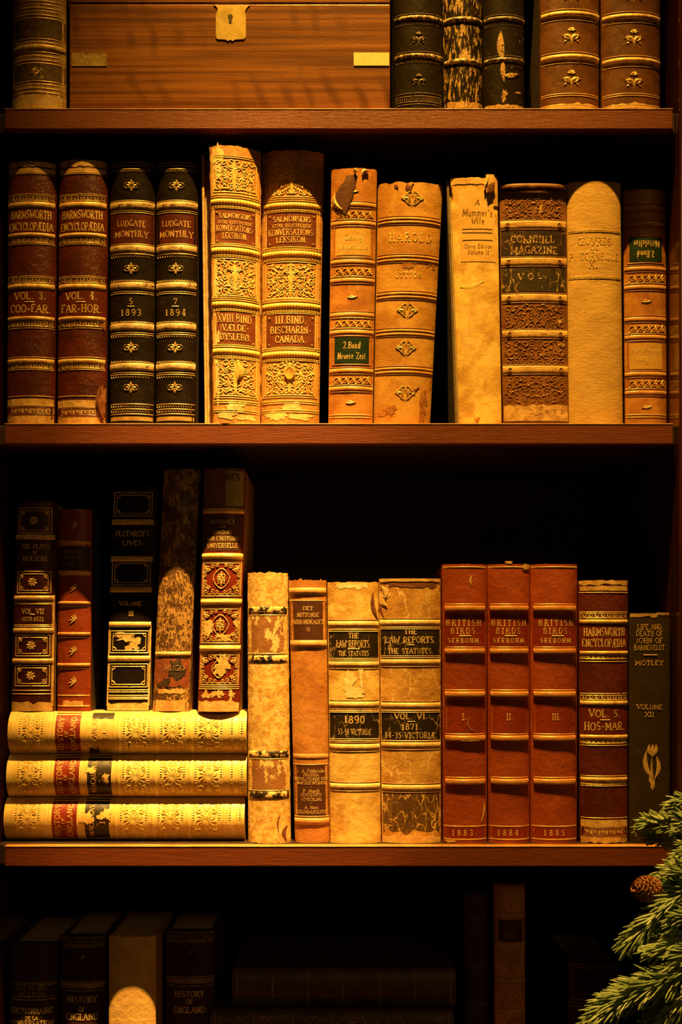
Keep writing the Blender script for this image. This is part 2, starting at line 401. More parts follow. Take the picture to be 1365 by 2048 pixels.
            for sx_ in (1, -1):
                for sy in (1, -1):
                    s.spiral(mb, cx+sx_*r*.4, cy+sy*r*.28, r*.24, sy*1.0, sx_, 1.1, r*.12, m)
                    lf(mb, cx+sx_*r*.15, cy+sy*r*.8, cx+sx_*r*.75, cy+sy*r*.3, r*.16, sx_*sy*.1, m=m)
                    lf(mb, cx+sx_*r*.75, cy+sy*r*.3, cx+sx_*r*1.25, cy, r*.16, m=m)
                lf(mb, cx+sx_*r*.2, cy, cx+sx_*r*1.2, cy, r*.22, m=m); 
            for sy in (1, -1): lf(mb, cx, cy+sy*r*.1, cx, cy+sy*r*1.0, r*.24, m=m)
        elif kind == 'sprig':
            for dx, dy, b in ((0, 0, .3), (-.28, .18, .35), (.28, -.18, .3)): lf(mb, cx+dx*r-r*.05, cy+dy*r+r*.7, cx+dx*r+r*.15, cy+dy*r-r*.7, r*.3, b, m=m)
            lf(mb, cx-r*.55, cy+r*.25, cx+r*.55, cy-r*.25, r*.2, .1, m=m)
        elif kind == 'bar':
            lf(mb, cx-r, cy+r*.12, cx+r, cy-r*.12, r*.42, .12, m=m); lf(mb, cx-r*.6, cy-r*.15, cx+r*.5, cy+r*.2, r*.3, -.1, m=m)
        elif kind == 'cartouche':
            for k in range(24):
                a0, a1 = 2*PI*k/24, 2*PI*(k+1)/24
                f = lambda a: (cx+r*.78*math.copysign(abs(math.cos(a))**1.3, math.cos(a)), cy+r*.95*math.copysign(abs(math.sin(a))**1.3, math.sin(a)))
                s.ribbon(mb, [f(a0), f((a0+a1)/2), f(a1)], 1.4+.8*(k % 2), m=m)
            for sx_ in (1, -1):
                for sy in (1, -1):
                    s.spiral(mb, cx+sx_*r*.24, cy+sy*r*.27, r*.22, 1, sx_, 1.2, 2, m); lf(mb, cx, cy+sy*r*.1, cx+sx_*r*.45, cy+sy*r*.1, 3, .2, m=m)
                lf(mb, cx, cy, cx, cy+sx_*r*.75, 4, m=m)

class Book(Canvas):
    """An upright bound book: edges given where the photo shows them."""
    def __init__(s, label, ytop, top, bot, shelf_z, d0=.02, rnd=.008, yaw=0.0, depth=.15, sidecol=None, mats=None, seed=0,
                 group=None, rag_top=0, rag_bot=0, rag_side=0, wob=.0004, name='book', body=None, cover_over=3):
        s.d0, s.rnd, s.yaw, s.seed, s.wob = d0, rnd, yaw, seed, wob
        s.k = 1+d0/D; s.yt = ytop; s.yb = PY(shelf_z, d0); s.zs = shelf_z
        s.top, s.bot = top, bot; s.hw = (top[1]-top[0]+bot[1]-bot[0])/4
        s.rs = rag_side
        bx = XW((bot[0]+bot[1])/2, d0)
        s.org = Vector((bx, d0+rnd+depth/2, shelf_z))
        s.root = thing(name, s.org, label, 'book', group)
        s.depth = depth; s.parts = []
        s.mats = mats
        s.spine_mb = MB()
        W = s.hw; n = 26; H = s.yb-s.yt; ny = int(H/8)
        rows = []
        for j in range(ny+1):
            f = j/ny; r = []
            for i in range(n+1):
                u = -1+2*i/n; u = math.sin(u*PI/2*.96)/math.sin(PI/2*.96)
                yy = s.yt+H*f
                rg = 0
                if rag_top and f < .5: rg = rag_top*(noise.noise(Vector((u*4, seed, 0)))+.6*noise.noise(Vector((u*13, seed, 2))))*max(0, 1-f*H/22)
                if rag_bot and f > .5: rg = -abs(rag_bot*(noise.noise(Vector((u*4, seed, 5)))+.6*noise.noise(Vector((u*11, seed, 6)))))*max(0, 1-(1-f)*H/18)
                uu = u
                if rag_side and abs(u) > .9: uu = u*(1+rag_side*(noise.noise(Vector((yy*.05, seed, u)))+.6*noise.noise(Vector((yy*.2, seed, u)))))
                r.append(s.S(uu*W, yy+rg, 0))
            rows.append(r)
        ids = s.spine_mb.grid(rows, 0)
        back = d0+rnd+abs(yaw)*s.hw*U+.0035
        def bk(p): return Vector((p.x, back, p.z))
        mb = s.spine_mb
        for edge, fl in (([r[0] for r in rows], False), ([r[-1] for r in rows], True), (rows[0], False), (rows[-1], True)):
            mb.grid([edge, [bk(p) for p in edge]], 0, flip=not fl)
        cor = [bk(rows[0][0]), bk(rows[0][-1]), bk(rows[-1][-1]), bk(rows[-1][0])]
        mb.face([mb.vert(p) for p in cor], 0)
        s.spine = mb.build('spine', mats[0], s.root, s.org)
        # boards and page block behind the spine
        co = body or (0, 0)
        y0b = back-.004; y1b = y0b+depth
        zt = ZW(s.yt, d0)-.002 if False else shelf_z+(s.yb-s.yt)*U*s.k-.0015
        def ex(side, z, inset):
            f = (z-shelf_z)/((s.yb-s.yt)*U*s.k); 
            px = bot[side]+(top[side]-bot[side])*f + co[side]
            x = XW(px, d0); return x+(inset if side == 0 else -inset)
        for side in (0, 1):
            mbd = MB(); sg = 1 if side == 0 else -1
            vs = []
            for z in (shelf_z+.0002, zt):
                for y in (y0b+(.001), y1b):
                    for ins in (.0006, .0032):
                        vs.append(mbd.vert((ex(side, z, ins), y, z)))
            for q in ((0, 1, 3, 2), (4, 6, 7, 5), (0, 4, 5, 1), (2, 3, 7, 6), (0, 2, 6, 4), (1, 5, 7, 3)): mbd.face([vs[k] for k in q], 0)
            mbd.build('cover_board', mats[1], s.root, s.org, smooth=False, bevel=.0006)
        mbp = MB(); vs = []
        for z in (shelf_z+.003, zt-.004):
            for y in (y0b+.0045, y1b-.004):
                for side in (0, 1): vs.append(mbp.vert((ex(side, z, .0034), y, z)))
        for q in ((0, 1, 3, 2), (4, 6, 7, 5), (0, 4, 5, 1), (2, 3, 7, 6), (0, 2, 6, 4), (1, 5, 7, 3)): mbp.face([vs[k] for k in q], 0)
        mbp.build('page_block', PAGES, s.root, s.org, smooth=False)
    def S(s, x, y, off=0.0):
        y = min(y, s.yb-.4)
        if off: x = max(-s.hw*1.005, min(s.hw*1.005, x))
        f = (y-s.yt)/(s.yb-s.yt)
        xl = s.top[0]+(s.bot[0]-s.top[0])*f; xr = s.top[1]+(s.bot[1]-s.top[1])*f
        t = x/s.hw; k = .94; tt = max(-1.06, min(1.06, t))
        d = s.d0+s.rnd*(1-math.sqrt(max(0, 1-(k*tt)**2)))/(1-math.sqrt(1-k*k))+s.yaw*x*U
        d += s.wob*(noise.noise(Vector((x*.03, y*.02, s.seed*5.1)))+.4*noise.noise(Vector((x*.08, y*.06, s.seed*3.3))))
        return Vector((XW((xl+xr)/2+t*(xr-xl)/2, s.d0), d-off, s.zs+(s.yb-y)*U*s.k))
    def bands(s, ys, h, mt, prot=.0016, w=.985, lines=None):
        for y in ys:
            mb = MB(); s.patch(mb, -s.hw*w, s.hw*w, y-h/2, y+h/2, off=.0001, bulge=prot, thick=False, step=6)
            mb.build('raised_band', mt, s.root, s.org)
    def label(s, y0, y1, mt, x0=None, x1=None, name='title_label', off=.0003):
        x0 = -s.hw*.97 if x0 is None else x0; x1 = s.hw*.97 if x1 is None else x1
        mb = MB(); s.patch(mb, x0, x1, y0, y1, off=off)
        return mb.build(name, mt, s.root, s.org)
    def put(s, mb, name, mt, parent=None):
        par = s.root if parent is None else parent
        if not mb.v: return None
        ax = 0 if isinstance(s, FlatBook) else 2
        up = list(range(len(mb.v)))
        def fd(a):
            while up[a] != a: up[a] = up[up[a]]; a = up[a]
            return a
        for f in mb.f:
            r = fd(f[0])
            for q in f[1:]: up[fd(q)] = r
        comp = {}
        for i in range(len(mb.v)):
            r = fd(i); c = comp.setdefault(r, [1e9, -1e9]); z = mb.v[i][ax]
            c[0] = min(c[0], z); c[1] = max(c[1], z)
        order = sorted(comp, key=lambda r: comp[r][0]); grp = {}; g = -1; end = -1e9
        for r in order:
            if comp[r][0] > end+(.009 if name == 'lettering' else .0035): g += 1; end = comp[r][1]
            end = max(end, comp[r][1]); grp[r] = g
        if g == 0: return mb.build(name, mt, par, s.org)
        first = None
        for k in range(g+1):
            m2 = MB(); mp = {}
            for f, m in zip(mb.f, mb.m):
                if grp[fd(f[0])] != k: continue
                for q in f:
                    if q not in mp: mp[q] = m2.vert(mb.v[q])
                m2.face([mp[q] for q in f], m)
            if m2.f:
                o = m2.build(name, mt, par, s.org); first = first or o
        return first

class FlatBook(Book):
    """A book lying flat with its spine facing the room, its length along x."""
    def __init__(s, label, x0, x1, z0, z1, d0, rnd, mats, seed, group=None, depth=.17, wob=.0002, name='book'):
        s.d0, s.rnd, s.seed, s.wob = d0, rnd, seed, wob; s.k = 1+d0/D; s.yaw = 0
        s.x0, s.x1, s.z0, s.z1 = x0, x1, z0, z1; s.hw = (x1-x0)/2
        s.yt, s.yb = PY(z1, d0), PY(z0, d0); s.depth = depth
        s.org = Vector((XW((x0+x1)/2, d0), d0+rnd+depth/2, z0))
        s.root = thing(name, s.org, label, 'book', group); s.mats = mats
        mb = MB(); n = 20; nl = int((x1-x0)/8); rows = []
        for j in range(n+1):
            u = -1+2*j/n; u = math.sin(u*PI/2*.97)/math.sin(PI/2*.97)
            rows.append([s.S(x0+(x1-x0)*i/nl, (s.yt+s.yb)/2+u*(s.yb-s.yt)/2, 0) for i in range(nl+1)])
        mb.grid(rows, 0); back = d0+rnd+.002
        bk = lambda p: Vector((p.x, back, p.z))
        for edge, fl in (([r[0] for r in rows], False), ([r[-1] for r in rows], True), (rows[0], False), (rows[-1], True)):
            mb.grid([edge, [bk(p) for p in edge]], 0, flip=not fl)
        cor = [bk(rows[0][0]), bk(rows[0][-1]), bk(rows[-1][-1]), bk(rows[-1][0])]; mb.face([mb.vert(p) for p in cor], 0)
        s.spine = mb.build('spine', mats[0], s.root, s.org)
        X0, X1 = XW(x0, d0), XW(x1, d0)
        for za, zb in ((z0+.0001, z0+.003), (z1-.003, z1-.0001)):
            m2 = MB(); m2.box((X0, back-.001, za), (X1, back+depth, zb)); m2.build('cover_board', mats[1], s.root, s.org, smooth=False, bevel=.0005)
        m2 = MB(); m2.box((X0+.003, back+.0005, z0+.0032), (X1-.003, back+depth-.004, z1-.0032)); m2.build('page_block', PAGES, s.root, s.org, smooth=False)
    def S(s, x, y, off=0.0):
        t = (y-(s.yt+s.yb)/2)/((s.yb-s.yt)/2); tt = max(-1, min(1, t)); k = .95
        d = s.d0+s.rnd*(1-math.sqrt(max(0, 1-(k*tt)**2)))/(1-math.sqrt(1-k*k))
        d += s.wob*noise.noise(Vector((x*.03, y*.03, s.seed)))
        return Vector((XW(x, s.d0), d-off, s.z0+(s.yb-y)*U*s.k))

# ------------------------------------------------------------------ materials
CREAM = (.80, .60, .30); GOLD = (.78, .52, .20); TAN = (.62, .36, .12)
PAGES = M('pages', (.55, .42, .25), (.35, .25, .13), rough=.8, scale=300, stretch=(8, 1, 1))
gilt = M('gilt', (.80, .54, .22), (.60, .36, .12), rough=.38, metal=.25, holes=.60, grain=.3)
giltband = M('gilt_band', (.80, .55, .24), (.50, .26, .09), rough=.38, metal=.15, grain=.4, scale=140)
dullgilt = M('dull_gilt', (.42, .30, .15), (.20, .13, .06), rough=.5, metal=.15, holes=.56)
giltfaint = M('faint_gilt', (.62, .40, .14), (.42, .24, .07), rough=.45, metal=.2, holes=.52)
giltlet = M('gilt_lettering', (.82, .56, .22), (.62, .38, .13), rough=.4, metal=.2, holes=.68, hole_scale=420)
inkblack = M('ink', (.05, .03, .015), rough=.7)
shelfwood = M('shelf_wood', (.18, .042, .011), (.105, .022, .006), rough=.42, scale=60, stretch=(.35, 3, 6), grain=.35, gscale=1400, wear=(.45, .20, .07), wear_thr=.66, wear_scale=(700, 700, 1100), contrast=(.3, .7))
edgewood = M('lit_worn_edge_wood', (.50, .25, .08), (.22, .08, .02), rough=.5, scale=120, stretch=(.3, 1, 1), contrast=(.35, .6))
sidewood = M('side_wood', (.055, .013, .005), (.03, .007, .003), rough=.16, scale=20, stretch=(6, 6, .4), grain=.06, spec=.7, coat=.5)
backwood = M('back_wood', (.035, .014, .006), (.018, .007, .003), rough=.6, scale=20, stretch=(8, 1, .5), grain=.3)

Z1 = (2048-217)*U; Z2 = (2048-847)*U; Z3 = (2048-1692)*U; Z4 = (2048-2345)*U; Z0 = (2048+420)*U
TH = .0208
XL, XR = -.3475, .3375
# ------------------------------------------------------------------ room and bookcase
def plain(name, c, rough=.6): return M(name, c, tuple(x*.8 for x in c), rough=rough, scale=8, grain=.1)
FZ = -.95
mb = MB(); mb.box((-3, -4, FZ-.05), (3, .48, FZ)); o = mb.build('floor', plain('floor_boards', (.10, .05, .025)), None, (0, 0, FZ), smooth=False); o['kind'] = 'structure'
mb = MB(); mb.box((-3, .45, FZ), (3, .5, 2.9)); o = mb.build('wall_back', plain('wall_paint', (.12, .07, .04)), None, (0, .45, FZ), smooth=False); o['kind'] = 'structure'

case = thing('bookcase', (0, .15, FZ), 'dark varnished wooden bookcase with reddish brown shelves holding all the old books', 'bookcase')
CO = (0, .15, FZ)
for x0, x1 in ((XL-.022, XL), (XR, XR+.022)):
    mb = MB(); mb.box((x0, -.004, FZ), (x1, .30, Z0+.06)); mb.build('side_panel', sidewood, case, CO, smooth=False, bevel=.002)
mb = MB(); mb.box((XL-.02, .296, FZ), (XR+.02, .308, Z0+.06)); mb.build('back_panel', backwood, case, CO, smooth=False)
mb = MB(); mb.box((XL-.035, -.02, Z0+.06), (XR+.035, .31, Z0+.085)); mb.build('top_board', shelfwood, case, CO, smooth=False, bevel=.003)
def shelf(z, l=9, r=1347):
    mb = MB(); x0, x1 = (l-682.5)*U, (r-682.5)*U
    mb.box((x0, 0, z-TH), (x1, .012, z)); mb.box((XL, .0121, z-TH+.0002), (XR, .296, z-.00001), 1)  # body behind the lip coloured darker to deepen the shade underneath
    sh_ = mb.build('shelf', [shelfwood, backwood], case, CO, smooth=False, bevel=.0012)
    mb = MB(); mb.box((x0-.0002, -.0004, z-.0013), (x1+.0002, .0125, z+.0001)); o = mb.build('lit_worn_edge', edgewood, sh_, CO, smooth=False, bevel=.0006); o['label'] = 'worn upper edge with painted highlight'  # pale strip paints the light caught by the rounded, worn edge
for z in (Z0, Z1, Z2, Z3, Z4, Z4-.36): shelf(z)
mb = MB(); mb.box((XL, .01, FZ), (XR, .03, FZ+.07)); mb.build('plinth', shelfwood, case, CO, smooth=False)

# ------------------------------------------------------------------ row 1: box
def brass(nm='brass'): return M(nm, (.80, .58, .20), (.55, .38, .12), rough=.34, metal=.45, scale=60, grain=.12, wear=(.35, .22, .08), wear_thr=.70, wear_scale=(80, 80, 80))
def box_material():
    m = bpy.data.materials.new('figured_walnut'); m.use_nodes = True
    nt = m.node_tree; N = nt.nodes; L = nt.links; b = N['Principled BSDF']
    tc = N.new('ShaderNodeTexCoord')
    def mp(s, rot=(0, 0, 0)):
        q = N.new('ShaderNodeMapping'); L.new(tc.outputs['Object'], q.inputs[0]); q.inputs['Scale'].default_value = s; q.inputs['Rotation'].default_value = rot; return q.outputs[0]
    def no(v, s, d=4, dist=0):
        n = N.new('ShaderNodeTexNoise'); L.new(v, n.inputs[0]); n.inputs['Scale'].default_value = s; n.inputs['Detail'].default_value = d; n.inputs['Distortion'].default_value = dist; return n.outputs[0]
    def rp(src, a, bb, lo=0, hi=1):
        r = N.new('ShaderNodeMapRange'); L.new(src, r.inputs[0]); r.inputs[1].default_value = a; r.inputs[2].default_value = bb; r.inputs[3].default_value = lo; r.inputs[4].default_value = hi; return r.outputs[0]
    def mix(f, a, bb):
        n = N.new('ShaderNodeMix'); n.data_type = 'RGBA'; L.new(f, n.inputs[0])
        for s_, v in ((6, a), (7, bb)):
            if isinstance(v, tuple): n.inputs[s_].default_value = (*v, 1)
            else: L.new(v, n.inputs[s_])
        return n.outputs[2]
    grain_ = no(mp((2.5, 2.5, 80)), 1.6, 6, .6)
    col = mix(rp(grain_, .35, .65), (.11, .034, .007), (.27, .10, .020))
    rip = N.new('ShaderNodeTexWave'); rip.bands_direction = 'X'; L.new(mp((1, 1, 1), (0, .22, 0)), rip.inputs[0])
    rip.inputs['Scale'].default_value = 13; rip.inputs['Distortion'].default_value = 5.5; rip.inputs['Detail'].default_value = 2; rip.inputs['Detail Scale'].default_value = 1.0
    patch = no(mp((5, 5, 14)), 1.8, 3)
    mu = N.new('ShaderNodeMath'); mu.operation = 'MULTIPLY'; L.new(rp(rip.outputs[1], .45, 1.0), mu.inputs[0]); L.new(rp(patch, .44, .72), mu.inputs[1])
    col = mix(mu.outputs[0], col, (.08, .022, .006))
    lines = no(mp((2, 2, 190)), 2.0, 4, .4)
    col = mix(rp(lines, .52, .64, 0, .75), col, (.08, .024, .006))
    L.new(col, b.inputs['Base Color']); b.inputs['Roughness'].default_value = .33
    bp = N.new('ShaderNodeBump'); bp.inputs['Strength'].default_value = .25; bp.inputs['Distance'].default_value = .0006
    L.new(no(mp((60, 60, 500)), 3, 3), bp.inputs['Height']); L.new(bp.outputs[0], b.inputs['Normal'])
    inp(b, 'Coat Weight', .2); inp(b, 'Coat Roughness', .25)
    return m
bd = .012
bo = Vector((XW(460, bd), .10, Z1))
bx = thing('wooden_box', bo, 'figured brown wooden box with brass keyhole plate and straps, top shelf', 'box')
wal = box_material()
mb = MB(); mb.box((XW(139, bd), bd, Z1), (XW(781, bd), .23, ZW(8, bd))); mb.build('box_body', wal, bx, bo, smooth=False, bevel=.0012)
mb = MB(); mb.box((XW(139, bd), bd, ZW(6.5, bd)), (XW(781, bd), .23, ZW(-75, bd))); mb.build('lid', wal, bx, bo, smooth=False, bevel=.0014)
def plate(pts, d, th, name, m, parent, org, bevel=.0002):
    mb = MB(); n = len(pts)
    f = [mb.vert(P(x, y, d-th)) for x, y in pts]; b = [mb.vert(P(x, y, d+.0002)) for x, y in pts]
    mb.face(f, 0)
    for i in range(n): mb.face((f[i], b[i], b[(i+1) % n], f[(i+1) % n]), 0)
    return mb.build(name, m, parent, org, smooth=False)
sh = [(428, 10), (433, 13), (436, 19), (434, 24), (432, 30), (432, 74), (435, 78), (452, 79), (456, 82), (461, 79.5), (466, 82), (470, 79), (489, 78), (492, 73), (492, 30), (490, 24), (492, 19), (495, 14), (500, 10)]
pl = plate(sh[::-1], bd, .0009, 'keyhole_plate', brass(), bx, bo)
kh = [(461+5.2*math.cos(a), 33+5.2*math.sin(a)) for a in [math.radians(q) for q in range(60, -241, -20)]]+[(458, 47), (464, 47)]
plate(kh, bd-.0009, .0002, 'keyhole', inkblack, pl, bo)
plate([(143, 106), (143, 132), (213, 132), (213, 106)], bd, .0006, 'brass_strap', M('old_brass', (.50, .36, .13), (.30, .2, .07), rough=.4, metal=.4, wear=(.1, .06, .03), wear_thr=.66, wear_scale=(60, 60, 60)), bx, bo)
o = plate([(708, 105), (708, 131), (779, 131), (779, 105)], bd, .0008, 'brass_strap', M('glare_brass', (1.0, .86, .42), (.95, .76, .32), rough=.3, metal=.3, grain=.1), bx, bo); o['label'] = 'brass strap with glare painted into its colour'  # glare on this strap is put into its brighter base colour

# ------------------------------------------------------------------ row 1: books
blk = lambda n, **k: M(n, (.014, .009, .005), (.008, .005, .003), spec=.13, rough=.42, **k)
clothdark = M('dark_cloth_boards', (.06, .035, .02), rough=.7)
b = Book('worn gold-tooled brown book left of the wooden box, on the top shelf', -190, (20, 128), (17, 128), Z1, .012, .014,
         mats=[M('b1', (.52, .33, .13), (.33, .19, .07), wear=(.80, .60, .30), wear_thr=.60, wear_scale=(120, 120, 60), grain=.5), clothdark], seed=1)
dk = M('b1d', (.07, .038, .016), (.13, .075, .03), wear=(.62, .42, .18), wear_thr=.62, wear_scale=(150, 150, 70), scale=120)
for y0, y1 in ((38, 74), (127, 160)): b.label(y0, y1, dk, name='brown_panel')
mb = MB()
for y in (2, 8, 16, 22, 30, 36, 77, 84, 92, 100, 104, 112, 120, 126, 162, 168, 176, 184): b.hline(mb, y, 2.2)
for y in (12, 26, 88, 116, 172): b.hatchrow(mb, y-3, y+3, 5, 2)
b.orn(mb, 'quatre', -2, 143, 10)
b.put(mb, 'gilt_tooling', gilt, b.spine)
b.bands([94, -20], 12, giltband, .0016)
mb = MB(); b.patch(mb, -54, 54, 190, 216, rag0=14, seed=3); b.put(mb, 'worn_tail', M('wornc', (.74, .52, .24), (.5, .3, .1)))

def black_book(label, tx, bx_, bys, seed, wearmat, kind):
    b = Book(label, -210, tx, bx_, Z1, .014, .010, mats=[wearmat, clothdark], seed=seed, group=None)
    mb = MB()
    b.bands([bys[0]-85]+bys, 10, M('blackband%d' % seed, (.10, .07, .04), (.03, .02, .01), wear=(.62, .45, .22), wear_thr=(.50 if kind != 2 else .56), wear_scale=(250, 250, 250), rough=.4), .002)
    for y in bys:
        if kind != 1:
            b.hline(mb, y-8, 1.2); b.hline(mb, y+9, 1.2); b.teeth(mb, y+11, 3, 4)
    if kind == 0:
        for y in (76, 160): b.orn(mb, 'spray', 0, y, 13)
        for y in (186, 192, 203, 208): b.hline(mb, y, 1.5)
        b.hatchrow(mb, 194, 201, 4, 1.3)
    b.put(mb, 'gilt_tooling', M('darkgilt', (.22, .15, .08), (.12, .08, .04), rough=.5, holes=.55), b.spine)
    return b
black_book('plain black leather book directly right of the wooden box, top shelf', (788, 885), (790, 887), [35, 111], 2, blk('b2'), 0)
b = black_book('black book heavily flaked with cream patches, top shelf', (886, 966), (890, 967), [38, 122], 3, blk('b3', wear=(.42, .27, .10), wear_thr=.535, wear_scale=(420, 420, 90), wear_soft=.02), 1)
mb = MB(); b.patch(mb, -38, 38, 203, 216, rag0=8, seed=5); b.put(mb, 'worn_tail', M('flakec', (.48, .31, .12), (.3, .17, .06), holes=.55, hole_scale=500))
mb = MB(); b.blot(mb, 2, 110, 10, 13, 4, ragged=.9); b.blot(mb, -4, 60, 4, 9, 9, ragged=.9); b.put(mb, 'worn_patch', _cache['flakec'])
b = black_book('black book with one long pale scrape down its spine, top shelf', (969, 1052), (970, 1052), [37, 119], 4, blk('b4', wear=(.5, .36, .18), wear_thr=.66, wear_scale=(150, 150, 90), wear_soft=.02), 2)
mb = MB(); b.patch(mb, -39, 39, 208, 216, rag0=9, seed=2)
b.leaf(mb, -8, 62, -4, 125, 13, .05, off=.0006); b.leaf(mb, -4, 118, -2, 165, 9, .03, off=.0006); b.leaf(mb, -4, 152, 28, 146, 9, .05, off=.0006); b.blot(mb, -2, 192, 5, 10, 3, ragged=.8); b.blot(mb, 26, 183, 6, 2, 6)
b.put(mb, 'worn_patch', _cache['flakec'])

for i, (tx, bx_, bys, ox, lab) in enumerate((((1085, 1204), (1084, 1203), [27, 113], 0, 'brown gilt-flowered book, left one of the matching pair at the top right'),
                                  ((1206, 1327), (1208, 1326), [32, 120], 2, 'brown gilt-flowered book, right one of the matching pair, nearest the side panel'))):
    b = Book(lab, -230, tx, bx_, Z1, .012, .011, mats=[M('b5%d' % i, (.13, .048, .012), (.075, .025, .007), rough=.4, scale=45, wear=(.5, .3, .11), wear_thr=.69, wear_scale=(160, 160, 60), seed=i), clothdark], seed=7+i, group='pair of brown gilt books on the top shelf')
    b.bands([bys[0]-86, bys[0]-172]+bys, 11, giltband, .0022)
    mb = MB()
    for y in bys:
        b.patch(mb, -b.hw*.96, b.hw*.96, y+4, y+9, rag1=4, seed=i, off=.0004); b.hline(mb, y-9, 1.2); b.hline(mb, y+13, 1.2)
    for y in (-13, 71+4*i, 157+3*i): b.orn(mb, 'spray', ox, y, 17)
    for y in (187, 191, 209): b.hline(mb, y, 1.6)
    b.patch(mb, -b.hw*.96, b.hw*.96, 207, 216, rag0=8, seed=i+4)
    b.put(mb, 'gilt_tooling', gilt, b.spine)

# ------------------------------------------------------------------ encyclopaedia volumes (rows 2 and 3)
def harms(lab, ytop, tx, bx_, z, d0, rows, l1, l2, seed, tear=False, rgt=6, clear=.55):
    g = 'red and gold encyclopaedia volumes'
    b = Book(lab, ytop, tx, bx_, z, d0, .009, mats=[M('harms%d' % seed, (.11, .018, .008), (.055, .009, .004), rough=.36, hatch=True, grain=.5, scale=30, seed=seed), clothdark], seed=seed, group=g, rag_top=rgt, rag_bot=2)
    R = rows
    gb = M('harmsgold', (.80, .52, .20), (.50, .24, .08), rough=.4, metal=.15, scale=110, wear=(.28, .07, .03), wear_thr=.68, wear_scale=(200, 200, 200))
    lr = M('harmslabel', (.13, .018, .008), (.10, .013, .006), rough=.42, grain=.2)
    # gilt belts: (y0, y1) ; greek rows printed above them in the leather colour
    grk = MB()
    for y0, y1, gk in R['belts']:
        mb = MB(); b.patch(mb, -b.hw*.97, b.hw*.97, y0, y1, off=.0001, bulge=.0014, thick=False, step=6)
        o = mb.build('raised_band', gb, b.root, b.org)
        if gk: b.greek(grk, gk[0], gk[1], wd=1.7)
    for y0, y1 in R['labels']: b.label(y0, y1, lr)
    for y in R['lines']: b.hline(grk, y, 1.2)
    b.put(grk, 'gilt_tooling', gilt, b.spine)
    mb = MB(); y = R['t']
    b.text(mb, 'HARMSWORTH', 0, y[0], 15, 80, th=.24, jit=.8); b.text(mb, 'ENCYCLOPÆDIA', 0, y[1], 15, 86, th=.24, jit=.8)
    b.text(mb, l1, 0, y[2], 13.5, 62, th=.2, jit=.8); b.dash(mb, 0, y[3], 20, 2.6); b.text(mb, l2, 0, y[4], 15, 80, th=.2, jit=.8)
    b.put(mb, 'lettering', giltlet, b.spine)
    mb = MB(); yb = R['base']
    b.patch(mb, -b.hw*.97, b.hw*.97, yb, yb+14, off=.0003); b.patch(mb, -b.hw*.97, b.hw*.97, yb+16, yb+30, off=.0002); b.patch(mb, -b.hw*.97, b.hw*.97, yb+32, b.yb-1, off=.0003, rag1=5)
    b.patch(mb, -b.hw*.95, b.hw*.95, R['cap'], R['cap']+9, off=.0003, rag0=3)
    b.patch(mb, -b.hw*.97, b.hw*.97, ytop+1, R['cap']-3, off=.0003, rag0=3, rag1=6)
    b.put(mb, 'gilt_belt', gb, b.spine)
    mb = MB(); b.greek(mb, yb+18, yb+29, wd=1.9); b.hline(mb, yb+31, 1.6, off=.0005); b.hline(mb, yb+15, 1.6, off=.0005)
    b.put(mb, 'greek_key_line', lr, b.spine)
    if tear:
        mb = MB(); b.blot(mb, 44, 806, 6, 30, 3, off=.0012, ragged=.7); b.leaf(mb, 40, 770, 49, 842, 9, .12, off=.002, h=.002); b.leaf(mb, 48, 640, 46, 660, 5, .1, off=.001)
        b.put(mb, 'torn_leather', M('tornred', (.34, .13, .05), (.12, .04, .02)))
    return b
def hrows(o=0, pts=None):
    return pts
r3 = dict(belts=[(403, 415, (391, 401)), (465, 474, (476, 485)), (567, 578, (555, 565)), (632, 641, (643, 652)), (717, 727, (728, 736))],
          labels=[(416, 464), (579, 631)], lines=[347, 388, 488, 552, 656, 714, 739, 792], t=(429, 453, 592, 604, 617), base=797, cap=336)
harms('deep red gold-banded encyclopaedia volume 3, at the left end of the second shelf', 322, (12, 110), (10, 106), Z2, .012, r3, 'VOL. 3.', 'COO=FAR.', 11)
r4 = dict(r3); r4['base'] = 800
harms('deep red gold-banded encyclopaedia volume 4 with a torn lower right corner', 319, (115, 213), (111, 209), Z2, .011, r4, 'VOL. 4.', 'FAR=HOR.', 12, tear=True)

